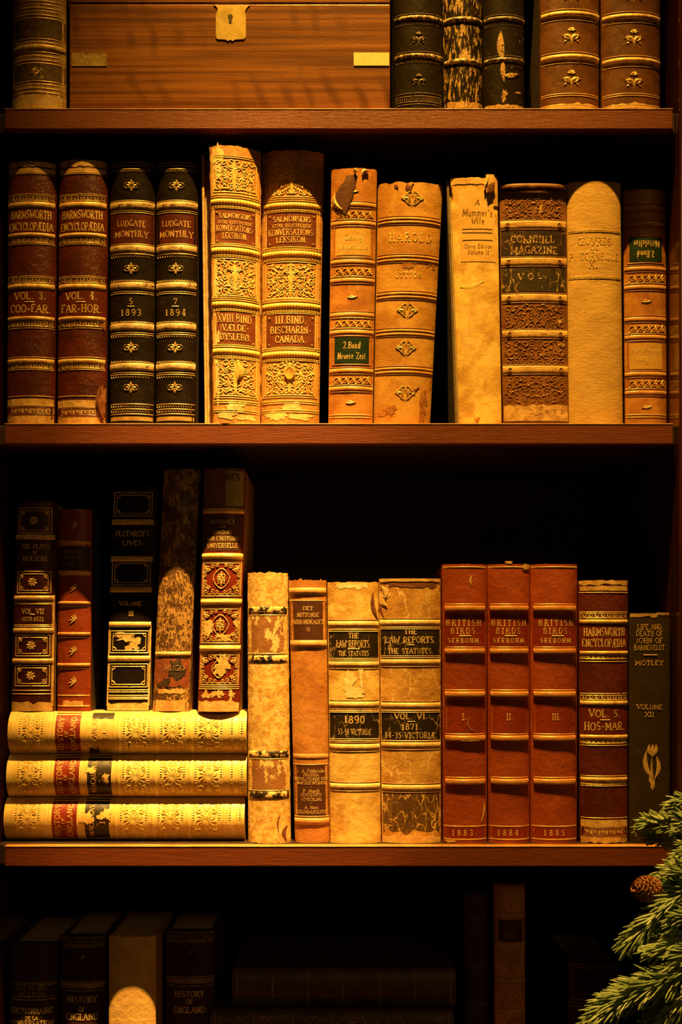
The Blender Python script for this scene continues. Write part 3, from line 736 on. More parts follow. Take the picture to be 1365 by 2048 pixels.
# ------------------------------------------------------------------ monthly magazine volumes
def ludgate(lab, tx, bx_, num, yr, seed):
    b = Book(lab, 320, tx, bx_, Z2, .0125, .009, mats=[M('lud%d' % seed, (.014, .009, .005), (.008, .005, .003), spec=.13, rough=.4, seed=seed, wear=(.05, .032, .014), wear_thr=.62, wear_scale=(60, 60, 60), wear_soft=.2), clothdark], seed=seed, group='black monthly volumes on the second shelf', rag_top=1.5)
    red = M('ludred', (.085, .012, .006), (.05, .008, .004), rough=.4, wear=(.4, .12, .04), wear_thr=.70, wear_scale=(150, 150, 40), grain=.25)
    lb = b.label(428, 487, red)
    bm = M('ludband', (.55, .40, .19), (.26, .17, .08), rough=.42, wear=(.10, .05, .02), wear_thr=.58, wear_scale=(220, 220, 300), grain=.5)
    b.bands([410, 497, 571, 653, 733], 15, bm, .0013)
    mb = MB()
    for y in (325, 331, 338, 401, 425, 488, 508, 562, 587, 644, 669, 724, 749, 808, 818, 828): b.hline(mb, y, 2.0)
    for y in (421, 507, 583, 665, 745): b.hline(mb, y, 1.4)
    for y in (340, 404, 511, 559, 642, 671, 721, 752, 811, 821): b.teeth(mb, y, 3.4, 5)
    for y in (371, 537, 695, 775): b.orn(mb, 'quatre', 0, y, 11.5)
    b.patch(mb, -b.hw*.95, b.hw*.95, 833, 841, off=.0003)
    b.put(mb, 'gilt_tooling', M('ludgilt', (.48, .32, .12), (.28, .18, .06), rough=.42, metal=.2, holes=.62), b.spine)
    mb = MB(); b.text(mb, 'LUDGATE', 0, 447, 11.5, 56, th=.2, jit=1); b.text(mb, 'MONTHLY', 0, 468, 12, 66, th=.2, jit=1); b.put(mb, 'lettering', M('ludlet', (.55, .34, .12), (.4, .2, .07), holes=.58, hole_scale=420), lb)
    mb = MB(); b.text(mb, num, 0, 603, 11, 7); b.dash(mb, 0, 613, 14, 2); b.text(mb, yr, 0, 625, 12.5, 40, gap=.5); b.put(mb, 'lettering', _cache['ludgilt'], b.spine)
ludgate('black leather monthly volume dated 1893 with red title label, second shelf', (217, 309), (217, 306), '5', '1893', 21)
ludgate('black leather monthly volume dated 1894 with red title label, second shelf', (311, 396), (309, 389), '7', '1894', 22)

# ------------------------------------------------------------------ Danish lexicon volumes
def lexicon(lab, ytop, tx, bx_, d0, yaw, rnd, seed, title, vol, ys, kn, body=None, rs=0):
    lm = M('lex%d' % seed, (.55, .27, .07), (.40, .17, .04), rough=.45, scale=50, wear=(.78, .52, .20), wear_thr=(.58 if kn else .66), wear_scale=(110, 110, 45), wear_soft=.08, seed=seed, grain=.45)
    b = Book(lab, ytop, tx, bx_, Z2, d0, rnd, yaw=yaw, mats=[lm, M('lexboard', (.66, .42, .16), (.42, .22, .07), rough=.6, wear=(.30, .12, .04), wear_thr=.6)], seed=seed, group='thick tan lexicon volumes with relief ornament', rag_top=3, rag_bot=3, rag_side=rs, body=body)
    H = b.hw
    rel = M('lexrelief', (.80, .50, .14), (.64, .35, .08), rough=.42, grain=.2, scale=90)
    lbm = M('lexlabel', (.17, .040, .010), (.11, .026, .007), rough=.45, wear=(.6, .33, .10), wear_thr=(.72 if not kn else .66), wear_scale=(300, 300, 22), grain=.3)
    A, Bb = ys['labels']
    l1 = b.label(A[0], A[1], lbm, -H*.82, H*.80); l2 = b.label(Bb[0], Bb[1], lbm, -H*.82, H*.80)
    for (y0, y1), lb, tt in ((A, l1, title), (Bb, l2, vol)):
        mb = MB(); b.frame(mb, -H*.85, H*.83, y0-3, y1+3, 2.4); b.frame(mb, -H*.92, H*.9, y0-8, y1+8, 1.4)
        for (t, yy, hh, ww, th) in tt: b.text(mb, t, 0, yy, hh, ww, th=th, jit=.4, off=.0006)
        for sx in (-1, 1):
            for yy in (y0+5, y1-5): b.orn(mb, 'rosette', sx*H*.72, yy, 2.6)
        b.put(mb, 'lettering', M('lexlet', (.74, .46, .15), (.55, .3, .09), rough=.42, holes=(.60 if kn else .72), hole_scale=300), lb)
    for y in ys['beads']:
        mb = MB(); b.patch(mb, -H*.97, H*.97, y-5.5, y+5.5, off=.0001, bulge=.0014, thick=False, step=6); o = mb.build('raised_band', rel, b.root, b.org)
        mb = MB(); b.beads(mb, y, 2.5, 5.6, h=.0026); mb2 = b.put(mb, 'bead_row', rel, o)
    mb = MB()
    for y in ys['beads']:
        for q in (-13, -9, 10, 13): b.hline(mb, y+q, 1.8, h=.0005)
    for k, (y0, y1) in enumerate(ys['orn']):
        b.frame(mb, -H*.86, H*.84, y0, y1, 2); b.frame(mb, -H*.93, H*.91, y0-4, y1+4, 1.3)
        b.arabesque(mb, -H*.80, H*.78, y0+3, y1-3, seed=seed*3+k, cell=13, wd=2.9, h=.00032)
        cy = (y0+y1)/2
        b.leaf(mb, -1, y1-4, -1, y0+6, 9, 0, h=.0006)
        for sg in (1, -1): b.leaf(mb, 0, cy+12, sg*16, cy-16, 5, -sg*.4, h=.0006)
    yy = ys['orn'][-1]
    if not kn:
        for q in range(9):
            a = (q-4)/4.5; n = 10
            b.ribbon(mb, [(11*math.sin(a*1.2)*math.cos(t)-1, yy[0]+24+12.5*math.sin(t)) for t in [(-PI/2+PI*i/n) for i in range(n+1)]], 2.6, off=.0012, h=.001)
        b.leaf(mb, -1, yy[0]+12, -1, yy[0]+2, 7, off=.0012)
    else:
        b.leaf(mb, 4, yy[0]+42, 4, yy[0]+4, 16, .1, off=.0012, h=.0015)
    for y in (802, 806, 820, 824): b.hline(mb, y, 1.5)
    b.put(mb, 'relief_ornament', rel, b.spine)
    mb = MB(); b.blot(mb, -2, 812, H*.35, 9, seed, ragged=.7); b.blot(mb, -H*.45, 831, H*.4, 7, seed+2, ragged=.6); b.blot(mb, H*.3, 833, H*.42, 6, seed+1, ragged=.6)
    if kn: b.blot(mb, -H*.8, 560, 5, 60, 4, ragged=.8); b.blot(mb, -H*.8, 740, 6, 80, 5, ragged=.8); b.blot(mb, -H*.7, 320, 12, 26, 7, ragged=.7)
    b.put(mb, 'worn_patch', M('lexworn', (.82, .56, .24), (.6, .34, .12), scale=150))
    return b
lexicon('thick tan lexicon volume XVIII, ragged spine twisted forward, overhanging the second shelf', 292, (419, 520), (426, 519), .001, .30, .010, 31,
        [('SALMONSENS', 432, 9, 62, .22), ('STORE ILLUSTREREDE', 445, 6, 66, .2), ('KONVERSATIONS-', 457, 11, 72, .2), ('LEKSIKON.', 472, 11, 48, .2)],
        [('XVIII.BIND.', 637, 15, 70, .18), ('VÆLDE-', 656, 12, 52, .2), ('ØYSLEBØ.', 674, 12, 62, .2)],
        dict(labels=((421, 488), (622, 690)), beads=[404, 501, 609, 703], orn=[(316, 385), (518, 592), (718, 792)]), True, body=(-21, -4), rs=.05)
lexicon('thick tan lexicon volume III with clean brown labels and embossed scrollwork panels', 300, (523, 648), (521, 638), .018, .0, .012, 32,
        [('SALMONSENS', 438, 10, 74, .22), ('STORE ILLUSTREREDE', 451, 6.5, 78, .2), ('KONVERSATIONS-', 464, 12, 92, .2), ('LEKSIKON.', 479, 11, 60, .2)],
        [('III.BIND.', 640, 14, 62, .2), ('BISCHARIN-', 660, 13, 82, .2), ('CANADA.', 678, 13, 62, .2)],
        dict(labels=((427, 492), (630, 694)), beads=[410, 507, 611, 708], orn=[(316, 393), (524, 596), (722, 790)]), False)

# ------------------------------------------------------------------ Weber history pair (tan with friezes)
def weber(lab, ytop, tx, bx_, d0, rnd, bands_, friezes, glabel, yl, blanks, seed, flip, txt_g, txt_y, tear, body=None):
    b = Book(lab, ytop, tx, bx_, Z2, d0, rnd, mats=[M('web%d' % seed, (.52, .23, .05), (.32, .11, .022), rough=.33, scale=40, wear=(.76, .48, .17), wear_thr=.62, wear_scale=(70, 70, 35), wear_soft=.12, seed=seed, grain=.25), clothdark], seed=seed, group='tan history volumes with green labels', rag_top=2, rag_bot=2)
    H = b.hw
    b.bands(bands_, 9, M('webband', (.62, .33, .10), (.45, .19, .05), rough=.33, grain=.2), .0009)
    mb = MB()
    for y in bands_: b.hline(mb, y+7, 1.8); b.hline(mb, y-6.5, 1.6)
    b.put(mb, 'dark_line', M('webline', (.26, .075, .02), rough=.5), b.spine)
    mb = MB()
    for (y0, y1) in friezes:
        b.hline(mb, y0, 1.5); b.hline(mb, y1, 1.5)
        n = 5
        for k in range(n):
            cx = -H*.8+1.6*H*(k+.5)/n; r = (y1-y0)*.36
            b.spiral(mb, cx, (y0+y1)/2, r, 0, 1, 1.3, 1.8); b.leaf(mb, cx+r, y0+3, cx+r*1.5, y1-3, 4, .3); b.leaf(mb, cx-r, y1-3, cx-r*.3, y1-r*.6, 3, .3)
    for y in blanks: b.orn(mb, 'bar', 0, y, 10)
    for y in (829, 834): b.hline(mb, y, 1.4)
    b.put(mb, 'gilt_tooling', M('webgilt', (.76, .48, .16), (.6, .34, .09), rough=.38, metal=.2, holes=.62), b.spine)
    rot = PI if flip else 0
    gl = b.label(glabel[0], glabel[1], M('weblgreen', (.010, .030, .008), (.006, .018, .005), rough=.4, wear=(.25, .2, .08), wear_thr=.72, wear_scale=(400, 400, 25)), -H*.76, H*.78)
    yl_ = b.label(yl[0], yl[1], M('weblyellow', (.60, .36, .09), (.52, .29, .07), rough=.38, grain=.2), -H*.76, H*.76)
    cyg, cyy = sum(glabel)/2, sum(yl)/2
    mb = MB(); s = -1 if flip else 1
    b.text(mb, txt_g[0], 0, cyg-s*10, 13, 34, rot=rot, th=.22, slant=.1, serif=False); b.text(mb, txt_g[1], 0, cyg+s*11, 13, 56, rot=rot, th=.22, slant=.1, serif=False)
    b.put(mb, 'lettering', M('weblet', (.72, .5, .18), (.5, .3, .1), holes=.66, hole_scale=400), gl)
    mb = MB(); b.text(mb, txt_y[0], 0, cyy-s*9, 11, 36, rot=rot, th=.2, serif=False); b.text(mb, txt_y[1], 0, cyy+s*10, 11, 58, rot=rot, th=.2, serif=False)
    b.put(mb, 'lettering', M('webletf', (.78, .54, .18), (.6, .4, .12), holes=.58, hole_scale=400), yl_)
    mb = MB(); b.frame(mb, -H*.84, H*.84, yl[0]-4, yl[1]+4, 2.2); b.frame(mb, -H*.84, H*.86, glabel[0]-3, glabel[1]+3, 2.2); b.put(mb, 'label_border', M('webbord', (.42, .14, .035), rough=.4), b.spine)
    if tear:
        mb = MB()
        poly = [(-36, 386), (-28, 372), (-20, 364), (-16, 352), (-6, 351), (2, 350), (4, 341), (3, 366), (-4, 398), (-12, 420), (-18, 430), (-24, 418), (-30, 410), (-37, 398)]
        cx = sum(p[0] for p in poly)/len(poly); cy = sum(p[1] for p in poly)/len(poly)
        c = mb.vert(b.S(cx, cy, .0024)); ids = [mb.vert(b.S(x, y, .0016)) for x, y in poly]
        mid = [mb.vert(b.S((x+cx)/2, (y+cy)/2, .0024)) for x, y in poly]
        for i in range(len(ids)):
            j = (i+1) % len(ids); mb.face((ids[j], ids[i], mid[i], mid[j]), 0); mb.face((mid[j], mid[i], c), 0)
        b.put(mb, 'flap_shadow', M('flapshade', (.12, .035, .009), (.07, .02, .006), rough=.7))  # shadow of the curled flap, painted as a dark overlay
        mb = MB(); b.leaf(mb, 2, 348, 0, 338, 9, .1, off=.002, h=.003); b.leaf(mb, 28, 342, 16, 350, 8, .3, off=.001, h=.002); b.leaf(mb, -38, 384, -22, 420, 10, .2, off=.001, h=.0018)
        b.put(mb, 'torn_flap', M('flapc', (.76, .5, .2), (.5, .28, .09)))
    return b
weber('tan book with green lower label and painted flap shadow at its head', 336, (663, 755), (657, 746), .007, .007, [409, 446, 523, 560, 629, 664, 741, 777], [(416, 438), (530, 552), (635, 656), (748, 770)],
      (675, 726), (456, 510), [382, 593, 804], 41, False, ('2.Band', 'Neuere Zeit'), ('Georg', 'Weltgeschichte'), True)
weber('tan book shelved upside down with green upper label, right end of second shelf', 378, (1250, 1335), (1252, 1337), .035, .006, [415, 447, 537, 574, 638, 674, 748, 785], [(421, 440), (544, 566), (645, 667), (755, 777)],
      (474, 523), (686, 738), [395, 602, 813], 42, True, ('2.Band', 'Mittelalter.'), ('A. Baer', 'Weltgeschichte'), False)

# Harold
hm = M('harold', (.66, .36, .09), (.42, .18, .035), rough=.36, scale=30, wear=(.33, .13, .035), wear_thr=.63, wear_scale=(45, 45, 28), wear_soft=.16, grain=.3)
b = Book('smooth tan book leaning left with five thin double bands, middle of second shelf', 364, (757, 888), (748, 862), Z2, .010, .011, yaw=.05, mats=[hm, clothdark], seed=51, rag_top=4, rag_bot=3)
ys = [440, 516, 590, 664, 740]
b.bands([y-3 for y in ys], 5.5, M('harband', (.62, .34, .09), (.45, .2, .045), rough=.35), .0008); b.bands([y+4 for y in ys], 5.5, _cache['harband'], .0008)
mb = MB()
for y in ys:
    for q in (-8, .5, 9): b.hline(mb, y+q, 1.6, off=.0002)
b.put(mb, 'dark_line', M('harline', (.24, .07, .018), rough=.5), b.spine)
mb = MB()
for x, y in ((4, 396), (2, 620), (2, 695), (4, 785)): b.orn(mb, 'lozenge', x, y, 17)
b.put(mb, 'gilt_tooling', M('hargilt', (.85, .58, .2), (.68, .42, .12), rough=.36, metal=.2, holes=.66), b.spine)
mb = MB(); b.text(mb, 'HAROLD', 3, 474, 16, 80, th=.16, gap=.55); b.text(mb, 'LYTTON', 2, 549, 10, 50, th=.18, gap=.5); b.put(mb, 'lettering', _cache['hargilt'], b.spine)
mb = MB(); b.blot(mb, 46, 812, 10, 28, 2, ragged=.7); b.blot(mb, -34, 822, 18, 10, 6, ragged=.9); b.blot(mb, 4, 528, 18, 7, 8, ragged=.9); b.blot(mb, 48, 530, 10, 6, 4)
b.put(mb, 'stain', M('harstain', (.40, .17, .045), (.30, .11, .03), rough=.45, holes=.50, hole_scale=120), b.spine)
mb = MB(); b.leaf(mb, 6, 787, 34, 772, 6, .1); b.leaf(mb, -6, 366, 2, 384, 8, .2); b.leaf(mb, 6, 366, 1, 386, 6, .2); b.leaf(mb, -30, 368, -24, 378, 7); b.put(mb, 'tear', M('dktear', (.2, .06, .02), rough=.7), b.spine)

# A Mummer's Wife
vm = M('vellum', (.92, .62, .20), (.56, .27, .05), rough=.5, scale=45, wear=(.86, .66, .32), wear_thr=.58, wear_scale=(34, 34, 22), wear_soft=.15, grain=.25)
b = Book('yellowed vellum book with pasted paper title label, right of the dark gap', 355, (902, 996), (920, 1005), Z2, .014, .004, mats=[vm, M('greycloth', (.20, .14, .07), (.13, .09, .045), rough=.8, weave=True)], seed=61, rag_top=2, rag_bot=2, body=(-9, 0))
lb = b.label(380, 523, M('paperlabel', (.72, .45, .14), (.64, .37, .10), rough=.7, grain=.15), -31, 38)
mb = MB()
for t, y, h, w_ in (('A', 405, 12, 9), ("Mummer's", 425, 13.5, 58), ('Wife', 441, 13, 25), ('Carra Edition', 492, 8, 53), ('Volume II', 504, 9, 42)): b.text(mb, t, 4, y, h, w_, th=.17, slant=.22, serif=False)
b.put(mb, 'lettering', M('labelink', (.20, .08, .025), rough=.8), lb)
mb = MB()
for y in (457, 464, 479): b.hline(mb, y, .8, -26, 33, off=.0005)
b.put(mb, 'label_line', M('labelline', (.52, .28, .08)), lb)
mb = MB(); b.patch(mb, 22, 38, 350, 386, off=.003, rag0=5, rag1=1); b.patch(mb, 36, 47, 350, 410, off=.0012, rag0=6, rag1=8); b.leaf(mb, 18, 376, 26, 350, 6, .1, off=.0015, h=.003); b.leaf(mb, -46, 350, -42, 378, 6, .1, off=.0015, h=.002); b.patch(mb, -44, 20, 357, 368, off=.0005, rag1=2)
b.put(mb, 'torn_wrapper', M('wrap', (.74, .47, .17), (.48, .24, .07), rough=.6))
mb = MB(); b.leaf(mb, 24, 388, 38, 366, 13, 0, off=.004); b.put(mb, 'dark_notch', M('notch', (.2, .07, .02)))
mb = MB(); b.leaf(mb, -34, 574, 14, 562, 12, .1, off=-.0001, h=.0005); b.leaf(mb, -10, 842, -8, 828, 10, .1, h=.002); b.put(mb, 'crease', vm, b.spine)

# Cornhill
cm = M('cornh', (.24, .09, .022), (.14, .048, .012), rough=.45, scale=40, wear=(.62, .38, .13), wear_thr=.64, wear_scale=(60, 60, 40), wear_soft=.08, grain=.4)
b = Book('worn brown magazine volume with two dark cracked labels and stamped scrollwork', 368, (1000, 1134), (1008, 1140), Z2, .020, .004, mats=[cm, clothdark], seed=71, rag_top=3, rag_bot=2)
H = b.hw
crk = M('cornblack', (.03, .014, .007), (.02, .01, .005), rough=.45, crack=(.5, .28, .09), crack_scale=130, crack_w=.025)
cro = M('cornolive', (.035, .023, .007), (.024, .015, .005), rough=.45, crack=(.5, .3, .1), crack_scale=120, crack_w=.03)
l1 = b.label(462, 513, crk); l2 = b.label(536, 583, cro)
pale = M('cornpale', (.66, .42, .15), (.45, .25, .08), rough=.45, wear=(.3, .13, .04), wear_thr=.6, wear_scale=(120, 120, 200))
b.bands([449, 523, 596, 668, 739], 17, pale, .0009)
mb = MB()
for y in (449, 523, 596, 668, 739):
    for q in (-4, 0, 4): b.hline(mb, y+q, .8, -H*.5, H*.55, off=.0008, h=.0002)
    for sx in (-1, 1): b.spiral(mb, sx*H*.78, y, 6, 0, sx, 1.4, 1.6, h=.0012)
    b.hline(mb, y+9.5, 1.6); b.hline(mb, y-9.5, 1.6)
b.put(mb, 'dark_line', M('cornline', (.30, .13, .035)), b.spine)
mb = MB()
for k, (y0, y1) in enumerate(((398, 436), (609, 657), (680, 728), (752, 804))): b.arabesque(mb, -H*.92, H*.92, y0, y1, seed=90+k, cell=14, wd=1.8, h=.0003)
b.put(mb, 'stamped_ornament', M('cornrel', (.36, .16, .045), (.26, .10, .028), rough=.45, holes=.60, hole_scale=120), b.spine)
mb = MB(); b.text(mb, 'CORNHILL', -2, 479, 13, 86, th=.17, jit=1.2); b.text(mb, 'MAGAZINE', 0, 500, 13.5, 92, th=.17, jit=1.2); b.put(mb, 'lettering', giltfaint, l1)
mb = MB(); b.text(mb, 'VOL.', -2, 553, 12, 60, th=.15, gap=.9, jit=1.5); b.put(mb, 'lettering', giltfaint, l2)
mb = MB(); b.patch(mb, -H*.97, H*.97, 811, 842, rag0=10, seed=4); b.blot(mb, -2, 820, 14, 10, 5, off=.0006); b.blot(mb, 52, 642, 7, 3, 3); b.blot(mb, 52, 688, 7, 3, 6); b.put(mb, 'worn_patch', M('cornworn', (.66, .43, .17), (.38, .19, .06), rough=.6, scale=90), b.spine)
mb = MB(); b.patch(mb, -H*.99, H*1.04, 369, 379, off=.0035, rag1=3, seed=8, bulge=.001); b.put(mb, 'curled_head', M('cornhead', (.26, .11, .035), (.16, .06, .02)))
mb = MB(); b.patch(mb, -H*.7, -H*.35, 384, 387, off=.001); b.text(mb, '1872', 30, 823, 7, 50, gap=1.2); b.put(mb, 'date_mark', _cache['cornline'], b.spine)

# Oeuvres
om = M('oeuvres', (.62, .39, .12), (.50, .30, .085), rough=.75, scale=40, stretch=(1, 1, 2.5), weave=True, grain=.28, wear=(.44, .25, .07), wear_thr=.66, wear_scale=(40, 40, 12), wear_soft=.2)
b = Book('plain tan cloth book with rounded spine and faint gilt title, second shelf', 362, (1137, 1245), (1141, 1250), Z2, .017, .008, mats=[om, M('oeboard', (.50, .30, .09), rough=.8)], seed=81)
mb = MB()
for y in (460, 463, 553, 556): b.hline(mb, y, 1.3)
for t, y, h, w_ in (('ŒUVRES', 481, 14, 66), ('DE', 494, 9, 16), ('P. CORNEILLE', 511, 14, 98), ('XI.', 527, 15, 22)): b.text(mb, t, -2, y, h, w_, th=.15)
b.put(mb, 'lettering', M('oegilt', (.72, .47, .15), (.58, .36, .1), rough=.4, metal=.2, holes=.62), b.spine)

# ------------------------------------------------------------------ row 3: the flat stack
def hist(lab, x0, x1, ytop, ybot, z0, z1, seed, wornlab, group='pale gilt history volumes lying flat in a stack'):
    sm = M('stack%d' % seed, (.84, .60, .22), (.66, .40, .10), rough=.30, scale=40, seed=seed, grain=.22, spec=.5)
    b = FlatBook(lab, x0, x1, z0, z1, .024, .016, [sm, M('stackboard', (.6, .4, .16), rough=.5)], seed, group)
    yt, yb = b.yt, b.yb; cy = (yt+yb)/2; hh = (yb-yt)/2; o = x0-15
    sc_ = (x1-x0)/478.0
    X = lambda v: x0+(v-15)*sc_
    def colpatch(a, c, mt, name, off=.0003):
        mb = MB(); b.patch(mb, X(a), X(c), yt+2, yb-2, off=off, step=6); return b.put(mb, name, mt)
    red = colpatch(110, 160, M('stackred', (.22, .026, .009), (.15, .016, .006), rough=.36, wear=(.62, .34, .12), wear_thr=.70, wear_scale=(60, 60, 200)), 'title_label')
    lb = None
    if wornlab == 0:
        mb = MB(); b.patch(mb, X(182), X(226), yt+2, yt+13, rag1=3, seed=3, step=6); b.patch(mb, X(176), X(196), yb-15, yb-2, rag0=4, seed=5, step=6); lb = b.put(mb, 'volume_label', M('stackblack', (.03, .02, .008), (.02, .013, .006), rough=.4, grain=.25))
        mb = MB(); b.patch(mb, X(182), X(228), yt+14, yb-14, off=.0002, step=6); b.put(mb, 'bare_leather', M('bare', (.74, .46, .15), (.6, .33, .09), rough=.4))
    else:
        lb = colpatch(176, 224, M('stackblack', (.03, .02, .008), (.02, .013, .006), rough=.4, grain=.25), 'volume_label')
        mb = MB(); rn = random.Random(seed)
        if wornlab == 2: b.blot(mb, X(180), cy-5, 13, 13, 4, off=.0006, ragged=.8); b.blot(mb, X(214), cy-12, 14, 10, 6, off=.0006, ragged=.7)
        else: b.blot(mb, X(183), cy-14, 9, 7, 4, off=.0006, ragged=.8); b.blot(mb, X(214), cy+4, 6, 10, 5, off=.0006, ragged=.9)
        b.put(mb, 'worn_patch', _cache.get('bare') or M('bare', (.74, .46, .15), (.6, .33, .09), rough=.4), lb)
    mb = MB(); b.text(mb, 'HISTORY', X(121), cy, 10, 66, rot=-PI/2, th=.2, jit=1); b.text(mb, 'OF', X(133), cy, 6, 12, rot=-PI/2, th=.2); b.text(mb, 'ENGLAND', X(146), cy, 10, 66, rot=-PI/2, th=.2, jit=1)
    b.put(mb, 'lettering', M('stacklet', (.62, .34, .11), (.42, .2, .06), rough=.4, holes=.64, hole_scale=400), red)
    mb = MB(); b.text(mb, 'MACAULAY', X(189), cy, 9, 62, rot=-PI/2, th=.2, jit=1); b.text(mb, {0: 'III.', 1: 'II.', 2: 'I.'}[wornlab], X(211), cy, 10, 14, rot=-PI/2, th=.2)
    b.ribbon(mb, [(X(201), cy-10), (X(201), cy+10)], 1.5)
    b.put(mb, 'lettering', _cache['stacklet'] if wornlab else M('fadedlet', (.62, .36, .11), (.55, .3, .09), holes=.56), lb)
    mb = MB()
    for v in (30, 34, 88, 92, 97, 104, 164, 169, 173, 228, 232, 243, 302, 306, 319, 373, 377, 388, 448, 452, 458, 478, 488):
        b.ribbon(mb, [(X(v), yt+2+(yb-yt-4)*i/14) for i in range(15)], 1.6, h=.00025)
    for v in (39, 84, 248, 298, 323, 369, 392, 443, 464, 484):
        for i in range(18):
            q = yt+4+(yb-yt-8)*i/17; b.ribbon(mb, [(X(v)-2.2, q), (X(v)+2.2, q)], 2.0, h=.0003)
    b.put(mb, 'gilt_tooling', M('stackgilt', (.74, .48, .14), (.60, .34, .08), rough=.35), b.spine)
    mb = MB()
    for v0, v1 in ((43, 80), (252, 294), (327, 365), (396, 439)):
        cx = (X(v0)+X(v1))/2; r = (v1-v0)/2
        b.arabesque(mb, X(v0)-1, X(v1)+1, yt+5, cy-r*.55, seed=int(v0)+seed, cell=9, wd=1.8, h=.00022); b.arabesque(mb, X(v0)-1, X(v1)+1, cy+r*.75, yb-5, seed=int(v0)+seed+1, cell=9, wd=1.8, h=.00022)
        for k in range(12):
            a = k*PI/6; b.leaf(mb, cx+r*.2*math.cos(a), cy+r*.2*math.sin(a), cx+r*.95*math.cos(a), cy+r*.8*math.sin(a), 4, .15, h=.0003)
        for sx in (-1, 1):
            for sy in (-1, 1): b.spiral(mb, cx+sx*r*.7, cy+sy*r*.9, 5, 0, sx, 1.2, 1.6)
    b.put(mb, 'floral_tooling', _cache['stackgilt'], b.spine)
    for v in (238, 312, 383):
        mb = MB()
        rows = []
        for i in range(7):
            x = X(v)-4+8*i/6; rows.append([b.S(x, yt+2+(yb-yt-4)*j/14, .0001+.0011*math.sqrt(max(0, 1-((i-3)/3)**2))) for j in range(15)])
        mb.grid(rows, 0, flip=True); mb.build('raised_band', sm, b.root, b.org)
    return b
ST = [Z3+.0001]; 
for q in (.0440, .0443, .0440): ST.append(ST[-1]+q)
hist('pale gilt history volume lying flat at the bottom of the stack of three', 7, 489, 0, 0, ST[0], ST[1]-.0002, 101, 2)
hist('pale gilt history volume lying flat in the middle of the stack of three', 12, 493, 0, 0, ST[1], ST[2]-.0002, 102, 1)
hist('pale gilt history volume topmost of the flat stack, its dark label worn away', 15, 493, 0, 0, ST[2], ST[3]-.0002, 103, 0)
ZS = ST[3]-.0001

# ------------------------------------------------------------------ row 3: books standing on the stack
def corners(b, mb, x0, x1, y0, y1, r=5):
    for x, sx in ((x0, 1), (x1, -1)):
        for y, sy in ((y0, 1), (y1, -1)):
            b.leaf(mb, x+sx*1, y+sy*1, x+sx*r*1.6, y+sy*r*1.6, r*.8); b.spiral(mb, x+sx*r*.6, y+sy*r*1.5, r*.4, 0, sx, 1, 1.2); b.spiral(mb, x+sx*r*1.5, y+sy*r*.6, r*.4, 0, sx, 1, 1.2)
# P1
b = Book('dark red book numbered VII with framed gilt flowers, leftmost standing on the flat stack', 1003, (30, 110), (19, 104), ZS, .038, .007,
         mats=[M('p1', (.06, .010, .005), (.035, .006, .003), rough=.38), M('paleboard', (.55, .34, .13), (.35, .2, .07), rough=.6)], seed=111, rag_bot=2)
H = b.hw; b.bands([1074, 1196, 1261, 1322], 10, giltband, .0018)
mb = MB()
for y0, y1 in ((1016, 1066), (1143, 1186), (1270, 1312), (1331, 1372)):
    b.frame(mb, -H*.82, H*.82, y0, y1, 2); b.frame(mb, -H*.70, H*.70, y0+5, y1-5, 1.3); corners(b, mb, -H*.7, H*.7, y0+5, y1-5); b.orn(mb, 'rosette', -2, (y0+y1)/2, 9)
for y in (1205, 1208, 1250, 1253, 1381, 1388): b.hline(mb, y, 1.6)
b.put(mb, 'gilt_tooling', gilt, b.spine)
mb = MB(); b.text(mb, 'THE PLAYS', 2, 1093, 9, 56); b.text(mb, 'OF', 2, 1105, 6, 10); b.text(mb, 'MOLIERE', 2, 1117, 9, 50); b.text(mb, 'VOL. VII', 0, 1223, 9.5, 43); b.dash(mb, 0, 1229, 9); b.text(mb, '1020:1021', 0, 1238, 8, 43); b.put(mb, 'lettering', giltlet, b.spine)
mb = MB(); b.patch(mb, -H*.97, H*.97, 1404, b.yb-1, rag0=8, seed=2); b.patch(mb, H*.9, H*1.0, 1190, 1412, rag0=3); b.put(mb, 'worn_patch', M('p1worn', (.7, .44, .17), (.45, .22, .07)))
# P2
b = Book('slim red leather book with small gilt sprigs, second standing on the flat stack', 1018, (115, 181), (112, 179), ZS, .044, .006,
         mats=[M('p2', (.28, .048, .014), (.2, .03, .009), rough=.36, wear=(.62, .25, .09), wear_thr=.68, wear_scale=(60, 60, 60), wear_soft=.1), clothdark], seed=112)
H = b.hw; b.bands([1084, 1144, 1206, 1268, 1330], 7, M('p2band', (.70, .36, .12), (.5, .16, .05), rough=.38), .0018)
mb = MB()
for y in (1089, 1149, 1213, 1275, 1337, 1391, 1412): b.hline(mb, y, 2.4)
for y in (1050, 1174, 1238, 1301, 1363): b.orn(mb, 'sprig', -3, y, 11)
b.put(mb, 'gilt_tooling', gilt, b.spine)
lb = b.label(1094, 1140, M('p2l', (.05, .02, .012)))
mb = MB(); b.text(mb, 'BAJOS', 0, 1103, 6, 34); b.text(mb, 'TRAVELS', 0, 1115, 6, 40); b.text(mb, 'VOL. V', 0, 1127, 6, 34); b.put(mb, 'lettering', dullgilt, lb)
mb = MB(); b.patch(mb, -H*.6, H*.6, 1402, 1413, rag0=5); b.put(mb, 'worn_patch', M('p2worn', (.74, .40, .15)), b.spine)
